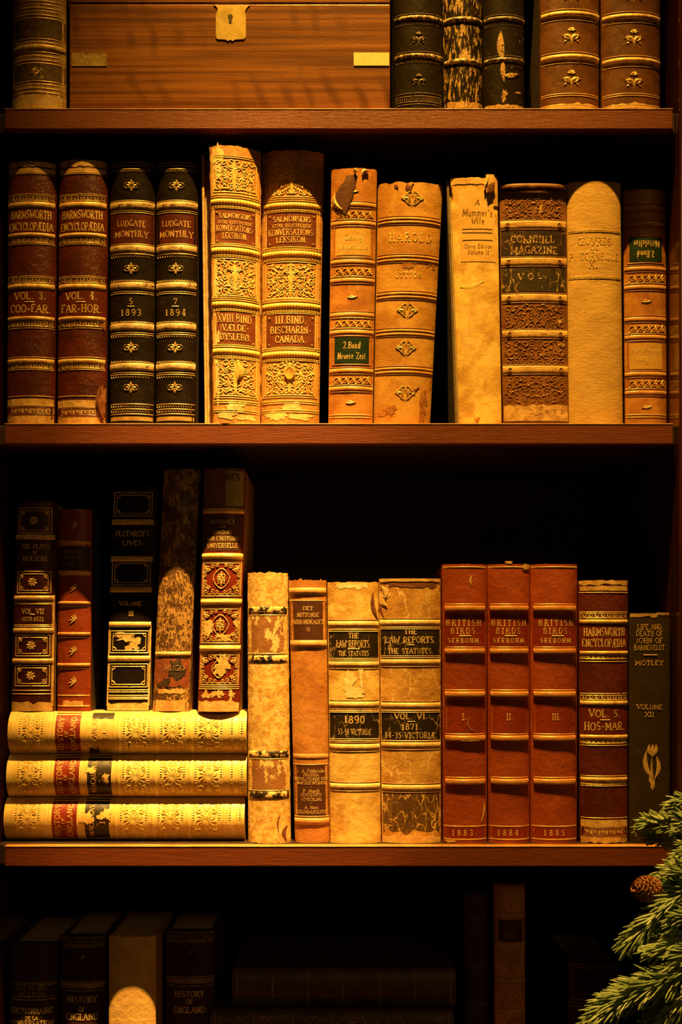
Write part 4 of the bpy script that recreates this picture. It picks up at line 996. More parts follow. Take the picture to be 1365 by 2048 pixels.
# P3
b = Book('black gilt-framed book with peeling pale patches, third standing on the flat stack', 972, (225, 310), (212, 298), ZS, .051, .003,
         mats=[M('p3', (.014, .009, .005), (.009, .006, .003), spec=.13, rough=.4, wear=(.5, .3, .11), wear_thr=.70, wear_scale=(90, 90, 90)), M('p3board', (.42, .26, .10), (.15, .1, .05), rough=.6)], seed=113, rag_bot=2)
H = b.hw
b.bands([1044, 1118, 1179, 1249, 1317], 11, M('p3band', (.74, .50, .20), (.50, .28, .09), rough=.4, wear=(.03, .02, .01), wear_thr=.62, wear_scale=(220, 220, 260)), .0016)
mb = MB()
for y0, y1 in ((985, 1032), (1122, 1170), (1262, 1306), (1328, 1374)):
    b.frame(mb, -H*.90, H*.88, y0, y1, 2.0); b.frame(mb, -H*.78, H*.76, y0+5, y1-5, 1.6)
    for sx in (-1, 1):
        for sy, yy in ((1, y0+5), (-1, y1-5)): b.ribbon(mb, [(sx*H*.62, yy), (sx*H*.64, yy+sy*4), (sx*H*.76, yy+sy*7)], 3.0)
for y in (1380, 1384, 1391, 1395, 1398): b.hline(mb, y, 1.8)
b.put(mb, 'gilt_tooling', gilt, b.spine)
mb = MB(); b.text(mb, "PLUTARCH'S", 0, 1067, 11, 66); b.text(mb, 'LIVES', 0, 1086, 9, 38); b.text(mb, 'VOLUME', 0, 1207, 8, 44); b.text(mb, 'III', 2, 1227, 9, 9); b.put(mb, 'lettering', giltlet, b.spine)
mb = MB(); b.blot(mb, -8, 1275, 20, 9, 5, ragged=.8); b.blot(mb, 6, 1290, 13, 13, 6, ragged=.9); b.blot(mb, -18, 1268, 10, 6, 8, ragged=.8); b.patch(mb, -H*.97, H*.97, 1406, b.yb-1, rag0=5, seed=2); b.patch(mb, -H*1.0, -H*.93, 1250, 1412); b.patch(mb, H*.92, H*1.0, 1250, 1412)
b.put(mb, 'worn_patch', M('p3worn', (.76, .52, .21), (.5, .3, .1), scale=160), b.spine)
# P4
b = Book('brown book of wrinkled leather with tattered red and black label, on the stack', 938, (326, 398), (303, 376), ZS, .037, .008,
         mats=[M('p4', (.12, .055, .02), (.07, .03, .011), rough=.42, crack=(.46, .26, .08), crack_scale=300, crack_w=.20, wear=(.5, .29, .09), wear_thr=.70, wear_scale=(90, 90, 60), grain=.6), M('p4b', (.40, .2, .07), rough=.6)], seed=114, rag_bot=2)
H = b.hw; b.bands([1308], 9, M('p4band', (.66, .42, .15), (.48, .27, .09)), .0014)
mb = MB(); b.patch(mb, -H*.95, H*.95, 1317, 1374, rag0=3, rag1=5); lb = b.put(mb, 'title_label', M('p4red', (.30, .075, .028), (.18, .05, .02), wear=(.10, .06, .03), wear_thr=.58, wear_scale=(60, 60, 60)))
mb = MB(); b.blot(mb, 10, 1340, 15, 20, 4, off=.0006, ragged=.8); b.blot(mb, -16, 1366, 12, 8, 6, off=.0006, ragged=.8); b.put(mb, 'black_patch', M('p4blk', (.06, .035, .018)), lb)
mb = MB(); b.text(mb, 'HUGO', 6, 1336, 10, 38, off=.0009); b.put(mb, 'lettering', dullgilt, lb)
mb = MB(); b.patch(mb, -H*.97, H*.97, 1402, b.yb-1, rag0=12, seed=8); b.patch(mb, -H*.7, H*.8, 1379, 1387, rag0=4, rag1=5, seed=3); b.put(mb, 'worn_patch', M('p4worn', (.68, .42, .15), (.45, .22, .07), scale=150), b.spine)
# P5
b = Book('tall red book with gilt panels overhanging the right end of the flat stack', 936, (407, 491), (394, 478), ZS, .0265, .008,
         mats=[M('p5', (.20, .024, .009), (.13, .015, .006), rough=.35, wear=(.76, .44, .15), wear_thr=.72, wear_scale=(70, 70, 50)), M('p5b', (.46, .26, .09), rough=.6)], seed=115, rag_bot=2)
H = b.hw; b.bands([1021, 1112, 1204, 1297], 11, M('p5band', (.80, .52, .18), (.62, .34, .10), rough=.36), .002)
lb0 = b.label(940, 1014, M('p5top', (.24, .10, .035), (.16, .06, .02), rough=.6), name='paper_scrap'); 
mb = MB(); b.patch(mb, 4, H*.92, 942, 1012, off=.0006); lbp = b.put(mb, 'shelf_label', M('p5paper', (.42, .34, .16), (.34, .26, .12), rough=.7))
mb = MB(); b.text(mb, 'RES', 18, 954, 13, 27, off=.0009); b.put(mb, 'lettering', inkblack, lbp)
lb = b.label(1030, 1101, M('p5brown', (.10, .035, .018), rough=.45))
mb = MB()
for t, y, w_, h in (('BOSSUET', 1043, 48, 7), ('SUR', 1053, 12, 4), ('DISCOURS', 1064, 36, 6), ("SUR L'HISTOIRE", 1077, 62, 6.5), ('UNIVERSELLE', 1091, 60, 8)): b.text(mb, t, 0, y, h, w_)
b.put(mb, 'lettering', giltlet, lb)
mb = MB()
for k, (y0, y1) in enumerate(((1122, 1192), (1214, 1286), (1306, 1370))):
    b.frame(mb, -H*.92, H*.92, y0, y1, 1.8); b.frame(mb, -H*.86, H*.86, y0+4, y1-4, 1.2)
    cy = (y0+y1)/2; r = (y1-y0)/2-6; b.orn(mb, 'cartouche', 0, cy, r*.72)
    for sx in (-1, 1):
        for sy in (-1, 1):
            for a, c, q in ((.70, .78, 6), (.42, .86, 5), (.78, .48, 5), (.62, .6, 4), (.2, .92, 4), (.8, .2, 4)):
                b.spiral(mb, sx*H*a, cy+sy*r*c, q, 1.0*sy, sx, 1.3, 1.7)
            b.leaf(mb, sx*H*.82, cy+sy*r*.95, sx*H*.5, cy+sy*r*.6, 4, .2*sx*sy)
for y in (1107, 1118, 1198, 1210, 1291, 1303, 1374, 1378): b.hline(mb, y, 1.6)
b.put(mb, 'gilt_tooling', M('p5gilt', (.80, .50, .18), (.66, .36, .11), rough=.36, metal=.15), b.spine)
mb = MB(); b.blot(mb, -22, 1255, 14, 12, 2, ragged=.8, off=.0007); b.blot(mb, 8, 1276, 16, 7, 5, ragged=.8, off=.0007); b.blot(mb, 32, 1245, 6, 6, 7, off=.0007); b.blot(mb, 4, 1330, 14, 14, 9, ragged=.9, off=.0007)
b.patch(mb, -H*.97, H*.97, 1402, b.yb-1, rag0=10, seed=4); b.blot(mb, -2, 1388, 14, 10, 11, ragged=.8); b.blot(mb, -28, 1392, 7, 9, 12, ragged=.8); b.blot(mb, 26, 1390, 6, 8, 13, ragged=.8)
b.put(mb, 'worn_patch', M('p5worn', (.78, .50, .19), (.6, .34, .11), scale=150), b.spine)

# ------------------------------------------------------------------ row 3: books on the shelf
D3 = .014
cw = M('c1', (.82, .53, .17), (.50, .24, .055), rough=.5, scale=150, contrast=(.42, .58), grain=.35, wear=(.84, .62, .30), wear_thr=.55, wear_scale=(90, 90, 60), wear_soft=.1)
b = Book('battered cream calf book with flaking black bands, first right of the flat stack', 1145, (494, 575), (495, 581), Z3, D3, .012, mats=[cw, M('c1b', (.6, .4, .16), rough=.6)], seed=121, rag_top=6, rag_bot=3, rag_side=.03)
H = b.hw
bkf = M('c1band', (.025, .014, .006), (.016, .009, .004), wear=(.78, .52, .2), wear_thr=.49, wear_scale=(130, 130, 130), wear_soft=.02)
for y0, y1 in ((1213, 1228), (1311, 1325), (1502, 1516), (1583, 1598)):
    mb = MB(); b.patch(mb, -H*.95, H*.95, y0, y1, off=.0001, bulge=.0010, thick=False, step=6, rag0=1, rag1=1); mb.build('raised_band', bkf, b.root, b.org)
for y0, y1 in ((1232, 1306), (1520, 1579)): b.label(y0, y1, M('c1brown', (.34, .15, .05), (.25, .1, .035), wear=(.82, .56, .23), wear_thr=.52, wear_scale=(75, 75, 50), wear_soft=.02), name='brown_panel')
mb = MB()
for y in (1230, 1307, 1518, 1581): b.hline(mb, y, 1.8)
b.put(mb, 'gilt_tooling', gilt, b.spine)
mb = MB(); b.leaf(mb, 22, 1630, 20, 1665, 2.5, .1); b.leaf(mb, 36, 1652, 34, 1682, 7, .2); b.put(mb, 'tear', _cache['dktear'], b.spine)
# C2
b = Book('narrow tan book with two brown labels and a frayed head, lower middle shelf', 1160, (577, 653), (590, 660), Z3, D3+.003, .008, mats=[M('c2', (.52, .23, .055), (.34, .12, .026), rough=.42, scale=34, wear=(.72, .42, .15), wear_thr=.64, wear_scale=(50, 50, 60), wear_soft=.12, grain=.3), M('c2b', (.36, .16, .05), rough=.6)], seed=122, rag_top=7, rag_bot=2)
H = b.hw
b.bands([1182, 1288, 1643], 13, M('c2band', (.64, .34, .11), (.48, .2, .06), rough=.4), .0016); b.bands([1513], 10, _cache['c2band'], .0006)
brn = M('c2label', (.085, .028, .009), (.06, .018, .006), rough=.45, grain=.2, wear=(.6, .32, .1), wear_thr=.74, wear_scale=(200, 200, 60))
l1 = b.label(1203, 1279, brn); l2 = b.label(1531, 1631, brn)
mb = MB()
for y in (1201, 1281, 1529, 1633): b.hline(mb, y, 1.8)
for t, y, h, w_ in (('DET', 1217, 7, 19), ('NITTONDE', 1230, 7.5, 42), ('ÅRHUNDRADET', 1244, 8.5, 60), ('II', 1259, 6, 6)): b.text(mb, t, 0, y, h, w_, th=.2)
b.put(mb, 'lettering', M('c2let', (.60, .38, .14), (.45, .25, .08), holes=.62), l1)
mb = MB()
for t, y, h, w_ in (('J. A. Feldersche', 1542, 6.5, 56), ('FRANSKA', 1550, 5.5, 30), ('REVOLUTIONEN OCH', 1558, 5.5, 66), ('NAPOLEONTIDEN', 1566, 5.5, 58), ('·', 1574, 5, 3), ('P. Munch', 1582, 6, 33), ('STATSLIVETS', 1590, 5.5, 42), ('UTVECKLING', 1599, 5.5, 42), ('·', 1607, 5, 3), ('A. Menz', 1615, 6, 28), ('KOLONIALPOLITIK', 1624, 6, 64)): b.text(mb, t, 0, y, h, w_, th=.2)
b.put(mb, 'lettering', _cache['c2let'], l2)
# Law reports
def law(lab, yt_, tx, bx_, seed, bys, labs, txts, base, wearm, rag):
    b = Book(lab, yt_, tx, bx_, Z3, D3, .009, mats=[base, M('lawb', (.6, .4, .16), rough=.6)], seed=seed, group='pale law report volumes with black labels', rag_top=rag, rag_bot=1.5)
    H = b.hw
    b.bands(bys, 11, M('lawband', (.84, .58, .24), (.58, .32, .10), rough=.42, wear=(.30, .12, .04), wear_thr=.68, wear_scale=(120, 120, 300), grain=.4), .0011)
    for (y0, y1), tt in zip(labs, txts):
        lb = b.label(y0, y1, M('lawlabel', (.026, .017, .007), (.018, .011, .005), spec=.13, rough=.45, crack=(.40, .28, .12), crack_scale=60, crack_w=.016, grain=.25))
        mb = MB()
        for q in (y0+2, y1-2, y0-1.5, y1+1.5): b.hline(mb, q, 1.4, off=.0005)
        for t, y, h, w_ in tt:
            if t == '-': b.dash(mb, 0, y, w_, 2)
            else: b.text(mb, t, 0, y, h, w_, th=.2, jit=.7)
        b.put(mb, 'lettering', M('lawlet', (.70, .48, .19), (.5, .32, .11), rough=.4, holes=.68, hole_scale=420), lb)
    mb = MB()
    for y in bys: b.hline(mb, y-9, 1.2); b.hline(mb, y+9, 1.4)
    b.put(mb, 'brown_line', M('lawline', (.40, .19, .06)), b.spine)
    return b
l90 = M('law1', (.84, .54, .16), (.52, .24, .045), rough=.42, scale=42, wear=(.86, .64, .28), wear_thr=.60, wear_scale=(60, 60, 24), wear_soft=.08, grain=.35)
b = law('pale calf law report dated 1890, left of the two law volumes', 1164, (655, 758), (661, 763), 123, [1248, 1328, 1409, 1494, 1573], [(1261, 1319), (1423, 1480)],
    [[('THE', 1271, 10, 20), ('LAW REPORTS.', 1288, 14, 68), ('-', 1298, 0, 24), ('THE STATUTES', 1307, 9, 60)], [('1890', 1439, 14, 40), ('53-54 VICTORIÆ', 1464, 11, 66)]], l90, None, 3)
mb = MB(); b.leaf(mb, 40, 1184, 50, 1240, 8, .1, off=.0005); b.leaf(mb, -30, 1500, -4, 1499, 4); b.leaf(mb, -32, 1578, -20, 1576, 6); b.put(mb, 'tear', _cache['dktear'], b.spine)
mb = MB(); b.blot(mb, -10, 1368, 11, 22, 3, ragged=.6); b.blot(mb, 14, 1360, 4, 24, 5, ragged=.8); b.blot(mb, 4, 1385, 20, 10, 8, ragged=.6); b.patch(mb, -H*.9, H*.8, 1166, 1177, rag1=6, seed=4, off=.0002); b.put(mb, 'scuff', M('lawscuff', (.88, .66, .32), (.78, .54, .22)), b.spine)
l71 = M('law2', (.60, .33, .085), (.38, .17, .035), rough=.42, scale=40, crack=(.74, .50, .19), crack_scale=55, crack_w=.05, wear=(.74, .48, .18), wear_thr=.62, wear_scale=(45, 45, 35), wear_soft=.1, grain=.4)
b = law('cracked tan law report volume VI dated 1871, right of the two law volumes', 1157, (759, 883), (765, 884), 124, [1245, 1324, 1411, 1490, 1576], [(1256, 1314), (1423, 1484)],
    [[('THE', 1264, 9, 24), ('LAW REPORTS.', 1280, 12, 100), ('-', 1290, 0, 15), ('THE STATUTES.', 1302, 10, 90)], [('VOL. VI.', 1433, 11, 66), ('-', 1443, 0, 15), ('1871.', 1454, 12, 38), ('34-35 VICTORIÆ.', 1471, 11.5, 106)]], l71, None, 1)
H = b.hw
mb = MB(); b.patch(mb, -H*.95, H*.95, 1583, 1664, rag0=2, rag1=16, seed=9, off=.0002); b.put(mb, 'dark_panel', M('law2dark', (.15, .072, .02), (.08, .036, .011), rough=.45, crack=(.66, .4, .11), crack_scale=150, crack_w=.06, scale=60), b.spine)
mb = MB(); b.patch(mb, -H*.7, H*.85, 1163, 1174, rag0=2, rag1=8, seed=3); b.leaf(mb, -H, 1180, -H*.85, 1235, 9, .1); b.put(mb, 'tear', _cache['dktear'], b.spine)
mb = MB(); b.leaf(mb, -H*1.0, 1182, -H*.75, 1212, 12, .2, off=.0008, h=.0006); b.leaf(mb, -H*.95, 1172, -H*.8, 1196, 9, -.2, off=.0008, h=.0006); b.blot(mb, -H*.8, 1186, 9, 12, 4); b.patch(mb, -H*.97, H*.97, 1157, 1163, off=.0008, rag1=2); b.patch(mb, -H*.97, H*.97, 1674, b.yb-1, rag0=7, off=.0005); b.put(mb, 'torn_flap', M('law2flap', (.72, .46, .17), (.5, .28, .09)), b.spine)
# British Birds
for i, (tx, bx_, num, yr, lab) in enumerate((((886, 976), (888, 977), 'I.', '1883.', 'brick red bird book volume I dated 1883, with five raised bands'),
                               ((977, 1063), (980, 1063), 'II.', '1884.', 'brick red bird book volume II dated 1884, with a nicked head'),
                               ((1064, 1159), (1065, 1158), 'III.', '1885.', 'brick red bird book volume III dated 1885, beside the red encyclopaedia volume'))):
    b = Book(lab, 1128, tx, bx_, Z3, D3-.001, .010, mats=[M('bird%d' % i, (.36, .072, .020), (.27, .048, .013), rough=.36, scale=30, seed=i, grain=.45, gscale=1500, wear=(.66, .32, .10), wear_thr=.78 if i else .74, wear_scale=(70, 70, 50), wear_soft=.06), M('birdb', (.34, .08, .03), rough=.5)], seed=131+i, group='red bird book volumes I to III', rag_top=1, rag_bot=1, wob=.0002)
    H = b.hw; bys = [1217, 1303, 1389, 1477, 1564]
    b.bands(bys, 12, M('birdband', (.58, .22, .065), (.46, .14, .04), rough=.34, grain=.25), .0032, w=.90)
    mb = MB()
    for y in bys:
        b.hatchrow(mb, y-3.5, y+3, 3.3, 1.4, off=.0033, x0=-H*.84, x1=H*.84); b.hline(mb, y-9, 1.4, -H*.88, H*.88); b.hline(mb, y-4.6, 1.2, -H*.86, H*.86, off=.003)
    for y, w_ in ((1134, 3.2), (1653, 3), (1679, 3)): b.hline(mb, y, w_)
    b.put(mb, 'gilt_tooling', M('birdgilt', (.76, .48, .17), (.58, .32, .1), rough=.36, metal=.2, holes=.66), b.spine)
    l1 = b.label(1228, 1292, M('birdlabel', (.23, .028, .010), (.19, .022, .008), rough=.36, grain=.2), -H*.92, H*.92); b.label(1401, 1466, M('birdlabel2', (.26, .035, .011), (.21, .028, .009), rough=.36), -H*.92, H*.92, name='volume_label', off=.0002)
    l3 = b.label(1656, 1677, _cache['birdlabel'], name='date_label')
    mb = MB(); cx = (-3, -1, 2)[i]
    b.text(mb, 'BRITISH', cx, 1246, 11, 68, th=.17, gap=.6); b.text(mb, 'BIRDS.', cx+2, 1262, 11, 54, th=.17, gap=.6); b.dash(mb, cx+3, 1272, 24, 3); b.text(mb, 'SEEBOHM.', cx+2, 1281, 8.5, 66, th=.24, gap=.6)
    b.put(mb, 'lettering', giltlet, l1)
    mb = MB(); b.text(mb, num, cx, 1434, 12, 7+5*i, th=.18); b.put(mb, 'lettering', giltlet, b.spine)
    mb = MB(); b.text(mb, yr, cx+1, 1666, 11, 50, th=.2, gap=.9, jit=1); b.put(mb, 'lettering', giltlet, l3)
    mb = MB()
    if i == 0: b.leaf(mb, 8, 1435, 16, 1463, 1.6, .25); b.leaf(mb, 14, 1150, 12, 1172, 4, .1); b.leaf(mb, 32, 1645, 36, 1600, 4, .1); b.blot(mb, -30, 1682, 12, 4, 3); b.blot(mb, 10, 1478, 24, 4, 8, off=.003)
    if i == 1: b.blot(mb, 34, 1133, 9, 5, 3, off=.001); b.blot(mb, -2, 1125, 8, 3, 5, off=.0004)
    if i == 2: b.leaf(mb, 14, 1525, 16, 1532, 1.5)
    b.put(mb, 'scuff', M('birdscuff', (.66, .42, .14), (.55, .28, .09)), b.spine)
r5 = dict(belts=[(1239, 1248, (1227, 1236)), (1302, 1310, (1311, 1318)), (1402, 1411, (1391, 1400)), (1470, 1479, (1480, 1487)), (1555, 1564, (1565, 1569))],
          labels=[(1249, 1301), (1412, 1469)], lines=[1185, 1224, 1323, 1387, 1491, 1552, 1572, 1636], t=(1264, 1286, 1427, 1440, 1453), base=1640, cap=1172)
harms('deep red gold-banded encyclopaedia volume 5, right of the three brick red bird books', 1160, (1160, 1261), (1164, 1260), Z3, D3+.001, r5, 'VOL. 5.', 'HOS-MAR.', 13, rgt=3)
# Motley
b = Book('dark olive cloth book with gilt tulip and small capitals, behind the spruce branch', 1226, (1261, 1343), (1262, 1343), Z3, .017, .004, mats=[M('motley', (.034, .020, .006), (.024, .014, .004), spec=.15, rough=.85, weave=True, grain=.3), M('motb', (.06, .045, .02), rough=.8)], seed=141)
mb = MB()
for t, y, h, w_ in (('LIFE AND', 1254, 10, 47), ('DEATH OF', 1267, 10, 52), ('JOHN OF', 1281, 10, 52), ('BARNEVELDT', 1295, 9.5, 60), ('MOTLEY', 1326, 9, 55), ('VOLUME', 1414, 9, 50), ('XII', 1429, 9, 17)): b.text(mb, t, -2, y, h, w_, th=.17)
b.dash(mb, 0, 1310, 28, 2)
b.put(mb, 'lettering', M('motlet', (.50, .32, .10), (.40, .25, .08), rough=.45, metal=.1), b.spine)
mb = MB()
for dx, tw in ((-4, -.12), (0, 0), (4, .12)): b.leaf(mb, 3+dx*.4, 1513, 4+dx*1.6, 1488, 7, tw)
b.leaf(mb, 3, 1512, 8, 1578, 4, .05); b.leaf(mb, 6, 1560, -8, 1500, 9, -.15); b.leaf(mb, 8, 1558, 11, 1512, 8, .15); b.leaf(mb, 6, 1574, -1, 1548, 6, -.1); b.leaf(mb, 8, 1560, 4, 1582, 8, .1)
b.put(mb, 'tulip_stamp', _cache['motlet'], b.spine)
mb = MB(); b.patch(mb, -39, 14, 1227, 1234, rag1=5, seed=3); b.patch(mb, 12, 39, 1225, 1230, rag1=3, seed=6); b.put(mb, 'worn_head', M('mothead', (.42, .28, .1), (.3, .18, .06)), b.spine)

# ------------------------------------------------------------------ row 4
b = Book('dark brown dictionary with pale lettering, at the left end of the bottom shelf', 1888, (14, 112), (14, 112), Z4, .040, .009, mats=[M('q1', (.05, .022, .010), (.03, .013, .006), rough=.45, wear=(.3, .17, .07), wear_thr=.66, wear_scale=(80, 80, 60)), clothdark], seed=151, rag_top=5)
mb = MB(); H = b.hw; b.arabesque(mb, -H*.6, H*.6, 1972, 1992, seed=4, cell=11, wd=2); 
for y in (1966, 1970, 1994, 2000): b.hline(mb, y, 1.8)
b.put(mb, 'gilt_tooling', dullgilt, b.spine)
mb = MB(); b.text(mb, 'DICTIONNAIRE', 0, 2022, 11, 82); b.text(mb, 'DE LA', 0, 2036, 6, 24); b.text(mb, 'CONVERSATION', 0, 2047, 10, 84); b.put(mb, 'lettering', giltlet, b.spine)
for i, (tx, lab, yt_, ty, d0) in enumerate((((118, 209), 'dark brown English history volume left of the cream book, bottom shelf', 1872, (1999, 2018, 2034), .040),
                             ((330, 428), 'dark brown English history volume right of the cream book, bottom shelf', 1862, (1988, 2003, 2020), .075))):
    b = Book(lab, yt_, tx, tx, Z4, d0, .008, mats=[M('q2%d' % i, (.05, .018, .008), (.03, .01, .005), rough=.42), clothdark], seed=152+i, group='dark brown history volumes on the bottom shelf')
    mb = MB(); H = b.hw
    for q in (4, 18, 22, 92, 98, 104, 110): b.hline(mb, yt_+q, 1.8)
    b.hatchrow(mb, yt_+8, yt_+15, 5, 2); b.orn(mb, 'sprig', 0, yt_+42, 7)
    b.put(mb, 'gilt_tooling', dullgilt, b.spine); b.bands([yt_+99], 10, M('q2band', (.30, .18, .08), (.16, .09, .04)), .0016)
    mb = MB(); b.text(mb, 'HISTORY', 0, ty[0], 11, 58); b.text(mb, 'OF', 0, ty[1], 8, 13); b.text(mb, 'ENGLAND', 0, ty[2], 12, 62); b.put(mb, 'lettering', giltlet, b.spine)
b = Book('cream vellum book between two dark history volumes on the bottom shelf', 1874, (216, 310), (216, 310), Z4, .0325, .006, mats=[M('q3', (.80, .48, .16), (.64, .35, .10), rough=.5, grain=.4, scale=60), M('q3b', (.5, .3, .1))], seed=154, rag_top=1.5)
mb = MB(); b.patch(mb, -46, 46, 2040, 2100, rag0=8, seed=3); b.put(mb, 'worn_patch', M('q3w', (.66, .36, .11), (.8, .52, .2), scale=120), b.spine)
def flatdark(lab, x0, x1, z0, z1, d0, seed, orn):
    b = FlatBook(lab, x0, x1, z0, z1, d0, .008, [M('fd%d' % seed, (.10, .045, .022), (.06, .026, .014), rough=.45, seed=seed), clothdark], seed)
    mb = MB(); n = 6
    for k in range(n+1):
        X = x0+10+(x1-x0-20)*k/n; b.ribbon(mb, [(X, b.yt+3+(b.yb-b.yt-6)*i/8) for i in range(9)], 2)
        if k < n and orn: b.arabesque(mb, X+8, X+(x1-x0-20)/n-8, b.yt+8, b.yb-8, seed=seed+k, cell=14, wd=2)
    b.put(mb, 'gilt_tooling', dullgilt, b.spine); return b
zq = PY(ZS, .0)
def zf(py, d): return ZW(py, d)
z_a, z_b, z_c = zf(2085, .075), zf(2020, .075), zf(1942, .075)
# books lying flat fill the middle of the bottom shelf up to the frame edge
nb = 4; hh = (z_a-Z4)/nb
names = ['bottom', 'second', 'third', 'fourth']
for k in range(nb): flatdark('dark ornamented book lying flat, %s from below in the bottom shelf pile' % names[k].replace('bottom', 'first'), 424, 905, Z4+.0001+k*hh, Z4+(k+1)*hh-.0002, .072, 160+k, True)
flatdark('dark scroll-tooled book lying flat, second from top of the bottom shelf pile', 420, 908, z_a+.0001, z_b-.0002, .070, 170, True)
flatdark('plain dark book lying flat on top of the pile, bottom shelf', 464, 912, z_b, z_c, .080, 171, False)
b = Book('very dark tall book left of the slim ornate brown one, bottom shelf', 1787, (930, 986), (930, 986), Z4, .085, .008, mats=[M('q6', (.055, .025, .014), (.035, .016, .01), rough=.45), clothdark], seed=155)
mb = MB(); 
for y in (1800, 1838, 1845, 1930, 1936, 2010): b.hline(mb, y, 1.6)
b.put(mb, 'gilt_tooling', M('vdgilt', (.14, .08, .04), (.1, .05, .02)), b.spine)
b = Book('slim ornate brown book standing alone in shadow at the right of the bottom shelf', 1769, (990, 1053), (994, 1054), Z4, .062, .008, mats=[M('q7', (.50, .20, .055), (.34, .12, .03), rough=.4), clothdark], seed=156)
H = b.hw; b.bands([1833, 1891, 1962, 2023], 9, M('q7band', (.52, .27, .09), (.4, .18, .06)), .0018)
lb = b.label(1840, 1884, M('q7l', (.08, .025, .015)))
mb = MB()
for k, (y0, y1) in enumerate(((1776, 1822), (1900, 1952), (1970, 2014), (2032, 2080))): b.frame(mb, -H*.85, H*.85, y0, y1, 1.6); b.arabesque(mb, -H*.78, H*.78, y0+3, y1-3, seed=60+k, cell=11, wd=2)
b.put(mb, 'gilt_tooling', M('q7gilt', (.75, .4, .12), (.5, .25, .07)), b.spine)
mb = MB(); b.dash(mb, 0, 1872, 14, 1.5); b.put(mb, 'lettering', dullgilt, lb)
b = Book('dark faintly gilt book half hidden behind the spruce branch, bottom shelf', 1925, (1140, 1245), (1140, 1245), Z4, .060, .008, mats=[M('q8', (.07, .03, .016), (.045, .02, .012), rough=.45), clothdark], seed=157)
mb = MB(); H = b.hw; b.frame(mb, -H*.85, H*.85, 1936, 2000, 2); b.hatchrow(mb, 2004, 2010, 5, 2); b.hline(mb, 2014, 2); b.hline(mb, 1930, 2); b.put(mb, 'gilt_tooling', dullgilt, b.spine)

# ------------------------------------------------------------------ spruce branch
def needle_mat():
    m = mat('needles', (.29, .40, .20), (.11, .17, .07), rough=.42, scale=70, grain=.1, contrast=(.3, .7)); return m
nm = needle_mat(); barkm = M('bark', (.22, .11, .05), (.12, .06, .025), rough=.8)
BO = P(1560, 1900, -.10)
br = thing('spruce_branch', BO, 'green spruce branch reaching in from the lower right in front of the shelves', 'branch')
def tube(mb, pts, r0, r1, n=6, m=0):
    rings = []
    for i, p in enumerate(pts):
        a = pts[max(0, i-1)]; c = pts[min(len(pts)-1, i+1)]; t = (c-a).normalized()
        u = t.cross(Vector((0, 1, .3))).normalized(); v = t.cross(u); r = r0+(r1-r0)*i/(len(pts)-1)
        rings.append([mb.vert(p+(u*math.cos(2*PI*k/n)+v*math.sin(2*PI*k/n))*r) for k in range(n)])
    for i in range(len(rings)-1):
        for k in range(n): mb.face((rings[i][k], rings[i][(k+1) % n], rings[i+1][(k+1) % n], rings[i+1][k]), m)
    mb.face(rings[0][::-1], m); mb.face(rings[-1], m)
def catmull(pts, n):
    out = []
    P_ = [pts[0]*2-pts[1]]+pts+[pts[-1]*2-pts[-2]]
    for i in range(1, len(P_)-2):
        for k in range(n):
            t = k/n; a, b_, c, d = P_[i-1:i+3]
            out.append(.5*((2*b_)+(c-a)*t+(2*a-5*b_+4*c-d)*t*t+(-a+3*b_-3*c+d)*t**3))
    out.append(pts[-1]); return out
def twig(pts, dens=2.6, ln=.019, seed=0, spread=.75, r=.0022):
    rn = random.Random(seed); path = catmull([P(*q) for q in pts], 8)
    mb = MB(); tube(mb, path, r, .0009, 7); tw = mb.build('twig', barkm, br, BO)
    nb_ = MB(); L_ = [0]
    for i in range(1, len(path)): L_.append(L_[-1]+(path[i]-path[i-1]).length)
    total = L_[-1]; cnt = int(total*1000*dens)
    for k in range(cnt):
        s_ = total*(k+rn.random())/cnt
        i = max(j for j in range(len(L_)) if L_[j] <= s_); i = min(i, len(path)-2)
        f = (s_-L_[i])/(L_[i+1]-L_[i]+1e-9); p = path[i].lerp(path[i+1], f); t = (path[i+1]-path[i]).normalized()
        a = rn.uniform(0, 2*PI)+k*2.4
        u = t.cross(Vector((0, 1, .2))).normalized(); v = t.cross(u)
        out = u*math.cos(a)+v*math.sin(a)
        tipf = s_/total; sp = spread*(1-.45*max(0, (tipf-.75)/.25))*rn.uniform(.7, 1.15)
        d = (t*1.0+out*sp+Vector((0, 0, rn.uniform(-.1, .06)))).normalized()
        l = ln*rn.uniform(.75, 1.1)*(1-.25*max(0, (tipf-.85)/.15)); w0 = .00105*rn.uniform(.85, 1.15)
        bend = t*l*rn.uniform(.05, .22)+Vector((rn.uniform(-1, 1), rn.uniform(-1, 1), rn.uniform(-1, 1)))*l*.06
        uu = d.cross(Vector((.1, 1, .1))).normalized(); vv = d.cross(uu)
        prev = None
        for q, (ff, ww) in enumerate(((0, .55), (.3, 1), (.7, .95), (.93, .6), (1.0, .1))):
            c = p+d*l*ff+bend*ff*ff
            ring = [nb_.vert(c+(uu*math.cos(h*PI/2)+vv*math.sin(h*PI/2))*w0*ww) for h in range(4)]
            if prev:
                for h in range(4): nb_.face((prev[h], prev[(h+1) % 4], ring[(h+1) % 4], ring[h]), 0)
            prev = ring
        nb_.face(prev, 0)
    o = nb_.build('needles', nm, tw, BO)
